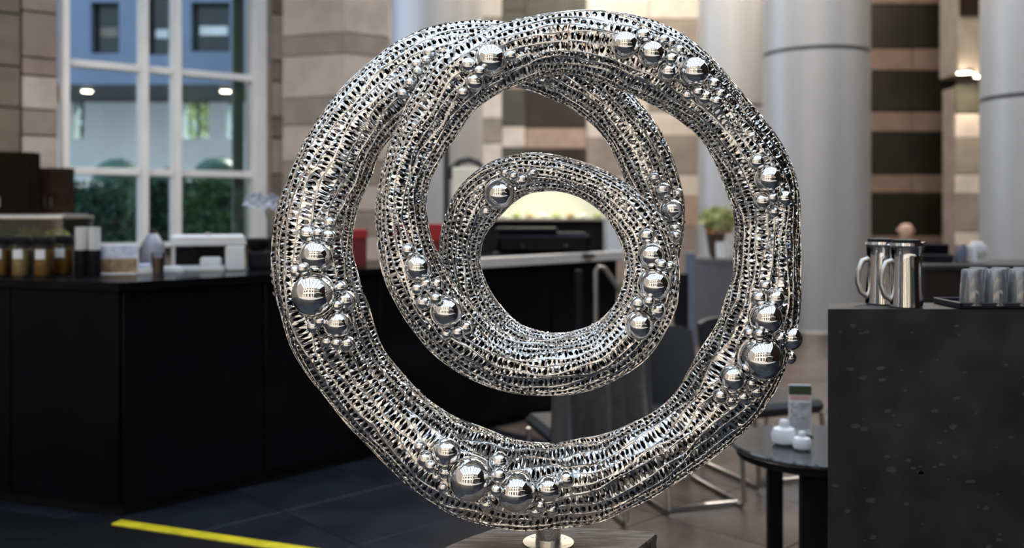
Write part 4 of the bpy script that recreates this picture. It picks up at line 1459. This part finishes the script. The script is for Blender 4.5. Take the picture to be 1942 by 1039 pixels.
tr = MB()
tray = empty('serving_tray', (XP(1905, 2.68), 2.68, zt))
MB().box(-.165, .30, -.085, .085, 0, .008, .003).build('tray_base', M_blackm, tray)
for (a0, a1, b0, b1) in ((-.165, .30, -.085, -.078), (-.165, .30, .078, .085), (-.165, -.158, -.085, .085)):
    MB().box(a0, a1, b0, b1, .006, .018, .002).build('tray_rim', mat('navy_black', (.008, .010, .02), .4), tray)
tag(tray, 'low black tray of upturned glasses on the stone partition', 'tray')
gl0 = None
gpos = [(1843, 2.625), (1888, 2.625), (1933, 2.625), (1856, 2.70), (1898, 2.70), (1939, 2.70)]
glab = ['upturned glass at the front left corner of the black tray', 'upturned glass second from left in the front row on the tray', 'upturned glass cut by the right edge in the front row',
        'upturned glass at the left of the back row on the tray', 'upturned glass in the middle of the back row on the tray', 'upturned glass at the right end of the back row on the tray']
Mg = glass_mat('tumbler_glass', (.80, .82, .84), .25)
ntg = Mg.node_tree
df = ntg.nodes.new('ShaderNodeBsdfTranslucent'); df.inputs['Color'].default_value = (.9, .92, .95, 1)
dg = ntg.nodes.new('ShaderNodeBsdfDiffuse'); dg.inputs['Color'].default_value = (.9, .92, .95, 1)
m1 = ntg.nodes.new('ShaderNodeMixShader'); m1.inputs[0].default_value = .5
m2 = ntg.nodes.new('ShaderNodeMixShader'); m2.inputs[0].default_value = .12
mxn = [q_ for q_ in ntg.nodes if q_.type == 'MIX_SHADER' and q_ not in (m1, m2)][0]
outn = [q_ for q_ in ntg.nodes if q_.type == 'OUTPUT_MATERIAL'][0]
ntg.links.new(df.outputs[0], m1.inputs[1]); ntg.links.new(dg.outputs[0], m1.inputs[2])
ntg.links.new(mxn.outputs[0], m2.inputs[1]); ntg.links.new(m1.outputs[0], m2.inputs[2])
ntg.links.new(m2.outputs[0], outn.inputs[0])
for k, (x, Yc) in enumerate(gpos):
    if gl0 is None:
        gl0 = empty('drinking_glass', (XP(x, Yc), Yc, zt + .008))
        MB().lathe([(.031, 0), (.0325, 0), (.0265, .096), (.023, .1), (.001, .1), (.001, .092), (.0235, .09), (.031, 0)], 28, caps=False).build('bowl', Mg, gl0, True)
        MB().lathe([(.0331, .0), (.0337, .002), (.0331, .004)], 28, caps=False).build('rim', Mg, gl0, True)
        tag(gl0, glab[0], 'glass', 'upturned glasses on the tray')
    else:
        copy_thing(gl0, (XP(x, Yc), Yc, zt + .008), label=glab[k])

# dark counter behind the partition with small things
YB = 5.4
o = empty('service_counter', (XP(1900, YB), YB, 0))
zb = ZP(502, YB)
MB().box(XP(1752, YB) - XP(1900, YB), 1.4, 0, .55, 0, zb - .03, .004).build('body', mat('dark_maroon', (.014, .006, .005), .5), o)
MB().box(XP(1748, YB) - XP(1900, YB), 1.4, -.02, .55, zb - .03, zb, .004).build('worktop', M_granite, o)
tag(o, 'dark maroon service counter behind the stone partition', 'counter')
o = empty('blue_tin', (XP(1822, YB + .2), YB + .2, zb))
MB().lathe([(.033, 0), (.035, .004), (.035, .10), (.033, .104)], 24).build('can', mat('blue_tin_paint', (.10, .17, .28), .4, .2, .5, 20, col2=(.35, .22, .25)), o, True)
MB().lathe([(.034, .104), (.034, .112), (.01, .114)], 24).build('lid', M_brushed, o, True)
tag(o, 'small blue tin on the dark service counter', 'tin')
o = empty('white_carton', (XP(1853, YB + .2), YB + .2, zb), .3)
MB().box(-.045, .045, -.035, .035, 0, .105, .004).build('carton', M_paper, o)
MB().box(-.035, .035, -.0375, -.035, .02, .07).build('print', mat('carton_print', (.25, .27, .28), .6, 0, .5, 30, col2=(.7, .66, .5)), o)
MB().box(-.035, .035, -.02, .02, .105, .125, .006).build('cap', M_whitep, o)
tag(o, 'white printed carton beside the blue tin', 'carton')
o = empty('black_till', (XP(1772, YB + .25), YB + .25, zb))
MB().box(-.09, .09, -.06, .06, 0, .05, .008).build('base', M_blackm, o)
MB().box(-.085, .085, -.01, .03, .05, .11, .006).build('screen', M_black, o)
tag(o, 'small black till on the service counter behind the pitchers', 'till')


# ---- person far behind, only the head clears the pitchers
def skin_mesh(name, pts, edges, radii, m_, parent, root=0, sub=2):
    me_ = bpy.data.meshes.new(name)
    me_.from_pydata([tuple(p) for p in pts], edges, [])
    ob = bpy.data.objects.new(name, me_)
    COL.objects.link(ob)
    ob.parent = parent
    sk = ob.modifiers.new('skin', 'SKIN')
    sk.use_smooth_shade = True
    lay = me_.skin_vertices[0].data if len(me_.skin_vertices) else None
    if lay is None:
        bpy.context.view_layer.update()
        lay = me_.skin_vertices[0].data
    for i_, r_ in enumerate(radii):
        lay[i_].radius = (r_, r_) if not isinstance(r_, tuple) else r_
        lay[i_].use_root = (i_ == root)
    sb = ob.modifiers.new('subdivision', 'SUBSURF'); sb.levels = sub; sb.render_levels = sub
    me_.materials.append(m_)
    return ob


YPn = 11.4
pz = ZP(437, YPn)
per = empty('person', (XP(1718, YPn), YPn, 0))
hd = pz
B_ = [(0, 0, hd - .62), (0, 0, hd - .42), (0, 0, hd - .24), (0, 0, hd - .16), (0, -.01, hd - .09), (0, -.012, hd - .03), (0, 0, hd + .04), (0, .004, hd + .085),
      (-.19, 0, hd - .25), (-.24, -.04, hd - .50), (-.18, -.26, hd - .56), (.19, 0, hd - .25), (.24, -.04, hd - .50), (.18, -.26, hd - .56),
      (-.09, -.40, hd - .66), (-.09, -.42, hd - 1.06), (.09, -.40, hd - .66), (.09, -.42, hd - 1.06), (-.09, 0, hd - .66), (.09, 0, hd - .66)]
E_ = [(0, 1), (1, 2), (2, 3), (3, 4), (4, 5), (5, 6), (6, 7), (2, 8), (8, 9), (9, 10), (2, 11), (11, 12), (12, 13), (0, 18), (18, 14), (14, 15), (0, 19), (19, 16), (16, 17)]
R_ = [.13, .13, .10, .052, .066, .084, .085, .055, .055, .045, .032, .055, .045, .032, .065, .045, .065, .045, .08, .08]
skin_mesh('body', B_, E_, R_, M_skin, per)
Rs = [.145, .145, .12, .055, .065, .055, .065]
skin_mesh('shirt', [B_[i] for i in (0, 1, 2, 8, 9, 11, 12)], [(0, 1), (1, 2), (2, 3), (3, 4), (2, 5), (5, 6)], [.145, .145, .115, .068, .058, .068, .058], M_shirt, per)
skin_mesh('trousers', [B_[i] for i in (0, 18, 14, 15, 19, 16, 17)], [(0, 1), (1, 2), (2, 3), (0, 4), (4, 5), (5, 6)], [.14, .095, .078, .058, .095, .078, .058], M_trouser, per)
fm = MB()
fm.add([(0, -.088, hd + .02), (-.014, -.092, hd - .03), (.014, -.092, hd - .03), (0, -.118, hd - .03)], [(0, 1, 3), (0, 3, 2), (1, 2, 3), (0, 2, 1)]).build('nose', M_skin, per)
for s_ in (-1, 1):
    MB().lathe([(.004, -.02), (.016, -.012), (.018, 0), (.016, .015), (.004, .022)], 12, (s_ * .09, .005, hd)).build('ear', M_skin, per, True)
    MB().lathe([(.002, -.006), (.008, 0), (.002, .006)], 10, (s_ * .032, -.082, hd + .008)).build('eye', M_blackm, per, True)
MB().box(-.024, .024, -.092, -.084, hd - .058, hd - .052, .002).build('mouth', mat('lip', (.4, .2, .18), .5), per)
tag(per, 'seated bald person in dark clothes beyond the pitchers', 'person')
o = empty('desk_chair', (XP(1718, YPn), YPn, 0))
hs = hd - .745
MB().box(-.24, .24, -.22, .24, hs - .07, hs, .02).build('seat', M_char, o, True)
MB().box(-.23, .23, .17, .22, hs + .05, hs + .50, .02).build('backrest', M_char, o, True)
for sx in (-1, 1):
    for sy in (-1, 1):
        MB().tube([(sx * .2, sy * .18, hs - .07), (sx * .22, sy * .21, 0.0)], .015, 8).build('leg', M_brushed, o, True)
tag(o, 'dark chair the far person sits on', 'chair')

# ================================================================== COURTYARD OUTSIDE THE WINDOW
gd = MB().prism([(-3.9, 8.6), (-2.5, 16.9), (-2.5, 30), (-25, 30), (-25, -1), (-9.6, 4.2)], -0.12, -0.005).build('ground_courtyard', M_pave)
struct(gd, 'paved courtyard outside the window')
YE = 18.0
bd = empty('courtyard_building', (-8, YE, 0))
tag(bd, 'blue grey clad building with an overhanging upper floor outside the window', 'building')
X0b = -8
zF = ZP(160, YE)
wins = [(172, 226, 4, 101), (278, 322, -30, 104), (362, 436, 4, 98)]
# upper storey built round its window openings
ed = [-16 - X0b] + [w for (a, b, _, _) in wins for w in (XP(a, YE) - X0b, XP(b, YE) - X0b)] + [-3.4 - X0b]
zw0, zw1 = ZP(100, YE), ZP(0, YE)
for i in range(0, len(ed) - 1, 2):
    MB().box(ed[i], ed[i + 1], 0, .3, zF, 9).build('upper_wall', M_blue, bd)
for k, (a, b, ya, yb) in enumerate(wins):
    xa, xb = XP(a, YE) - X0b, XP(b, YE) - X0b
    MB().box(xa, xb, 0, .3, zF, ZP(yb, YE)).build('upper_wall', M_blue, bd)
    MB().box(xa, xb, 0, .3, ZP(ya, YE), 9).build('upper_wall', M_blue, bd)
    w = MB().box(xa + .05, xb - .05, .2, .24, ZP(yb, YE) + .05, ZP(ya, YE) - .05).build('window', M_dwin, bd)
    for (p0, p1, q0, q1) in ((xa, xa + .05, ZP(yb, YE), ZP(ya, YE)), (xb - .05, xb, ZP(yb, YE), ZP(ya, YE)), (xa, xb, ZP(yb, YE), ZP(yb, YE) + .05), (xa, xb, ZP(ya, YE) - .05, ZP(ya, YE))):
        MB().box(p0, p1, .14, .26, q0, q1).build('window_frame', M_char, w)
    MB().box(xa + .1, xb - .1, .195, .2, ZP(yb, YE) + .35, ZP(yb, YE) + .52).build('blind', M_pale if k else M_stone_d, w)
MB().box(ed[0], ed[-1], 0, 3.2, zF - .02, zF, 0).build('soffit', M_char, bd)
MB().box(ed[0], ed[-1], .3, 3.5, 9, 9.2).build('roof', M_char, bd)
# recessed lower wall with openings
YL = YE + 2.8
ops = [(139, 160), (346, 396), (430, 458)]
el = [-16 - X0b] + [w for (a, b) in ops for w in (XP(a, YL) - X0b, XP(b, YL) - X0b)] + [-3.4 - X0b]
zb0 = ZP(262, YL)
for i in range(0, len(el) - 1, 2):
    MB().box(el[i], el[i + 1], 2.8, 3.1, 0, zF).build('lower_wall', M_pale, bd)
for (a, b) in ops:
    xa, xb = XP(a, YL) - X0b, XP(b, YL) - X0b
    MB().box(xa, xb, 2.8, 3.1, 0, zb0).build('lower_wall', M_pale, bd)
    w = MB().box(xa, xb, 3.0, 3.03, zb0, zF - .05).build('window', M_glassg, bd)
    MB().box((xa + xb) / 2 - .02, (xa + xb) / 2 + .02, 2.96, 3.0, zb0, zF - .05).build('window_bar', M_char, w)
for k, (x, y) in enumerate([(165, 164), (428, 160)]):
    p = Vector((XP(x, YE + .5), YE + .5, zF - .02))
    l = empty('soffit_lamp', p)
    MB().lathe([(.09, -.05), (.12, -.04), (.12, 0)], 20).build('housing', M_brushed, l, True)
    MB().lathe([(.08, -.065), (.1, -.05)], 20).build('lens', M_lamp, l, True)
    tag(l, ['round soffit lamp at the left pane of the window view', 'round soffit lamp at the right pane of the window view'][k], 'lamp', 'lamps under the overhang')
# garden behind the openings
for k, (x, Yg, rx, rz_) in enumerate([(365, 24.0, .85, 1.6), (452, 25.8, .75, 1.6), (150, 23.8, .9, 1.6)]):
    o = empty('courtyard_tree', (XP(x, Yg), Yg, 0))
    MB().tube([(0, 0, 0), (.05, 0, 1.2), (0, .05, 2.4), (.08, 0, 3.2)], [.10, .08, .06, .03], 8).build('trunk', M_dkwood2, o, True)
    clump('foliage', (0, 0, 3.2), (rx, .8, rz_), 1100, M_ygleaf if k == 0 else M_leaf, .13, parent=o, seed=20 + k)
    tag(o, ['pale green tree seen through the middle opening of the blue building', 'green tree seen through the right opening of the blue building', 'green tree seen through the left opening of the blue building'][k], 'tree', 'trees behind the blue building')
# round clipped shrubs and hedge
for k, (x, Yg, r_, top) in enumerate([(222, 12.6, .38, 300), (412, 12.6, .36, 296), (318, 13.6, .34, 318)]):
    zt_ = ZP(top, Yg)
    o = empty('clipped_shrub', (XP(x, Yg), Yg, 0))
    MB().lathe([(.18, 0), (.24, .02), (.28, .45), (.25, .46)], 24).build('planter', M_planter, o, True)
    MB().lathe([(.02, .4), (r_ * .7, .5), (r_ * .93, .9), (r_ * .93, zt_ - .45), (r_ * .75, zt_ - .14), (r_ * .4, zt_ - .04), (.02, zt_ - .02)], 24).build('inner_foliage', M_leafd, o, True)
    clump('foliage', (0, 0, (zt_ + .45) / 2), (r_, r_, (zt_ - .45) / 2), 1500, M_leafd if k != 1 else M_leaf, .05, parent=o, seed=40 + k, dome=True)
    tag(o, ['round topped teal shrub in the left part of the window', 'round topped green shrub in the right pane of the window', 'smaller clipped shrub behind the window mullions'][k], 'shrub', 'clipped shrubs outside the window')
for k, (xa, xb, Yg, top, m_) in enumerate([(118, 258, 11.4, 345, M_leafd), (268, 340, 12.1, 338, M_leafd), (348, 470, 11.4, 336, M_leaf)]):
    zt_ = ZP(top, Yg)
    w_ = XP(xb, Yg) - XP(xa, Yg)
    o = empty('hedge', (XP((xa + xb) / 2, Yg), Yg, 0))
    MB().box(-w_ / 2, w_ / 2, -.2, .2, 0, .35, .01).build('trough', M_planter, o)
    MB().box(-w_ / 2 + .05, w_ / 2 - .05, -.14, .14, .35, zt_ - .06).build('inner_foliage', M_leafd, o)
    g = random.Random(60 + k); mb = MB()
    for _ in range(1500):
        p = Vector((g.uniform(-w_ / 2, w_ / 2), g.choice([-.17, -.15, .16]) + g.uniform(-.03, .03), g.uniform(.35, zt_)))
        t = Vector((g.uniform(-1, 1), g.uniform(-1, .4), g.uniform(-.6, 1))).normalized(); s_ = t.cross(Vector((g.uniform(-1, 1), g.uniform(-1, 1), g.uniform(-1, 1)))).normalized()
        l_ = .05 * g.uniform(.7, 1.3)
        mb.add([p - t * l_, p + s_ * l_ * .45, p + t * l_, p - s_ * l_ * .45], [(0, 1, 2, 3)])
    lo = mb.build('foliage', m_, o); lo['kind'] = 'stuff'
    tag(o, ['dark teal hedge in a trough outside the left panes', 'dark hedge in a trough behind the narrow middle pane', 'green hedge in a trough outside the right pane'][k], 'hedge', 'hedges outside the window')
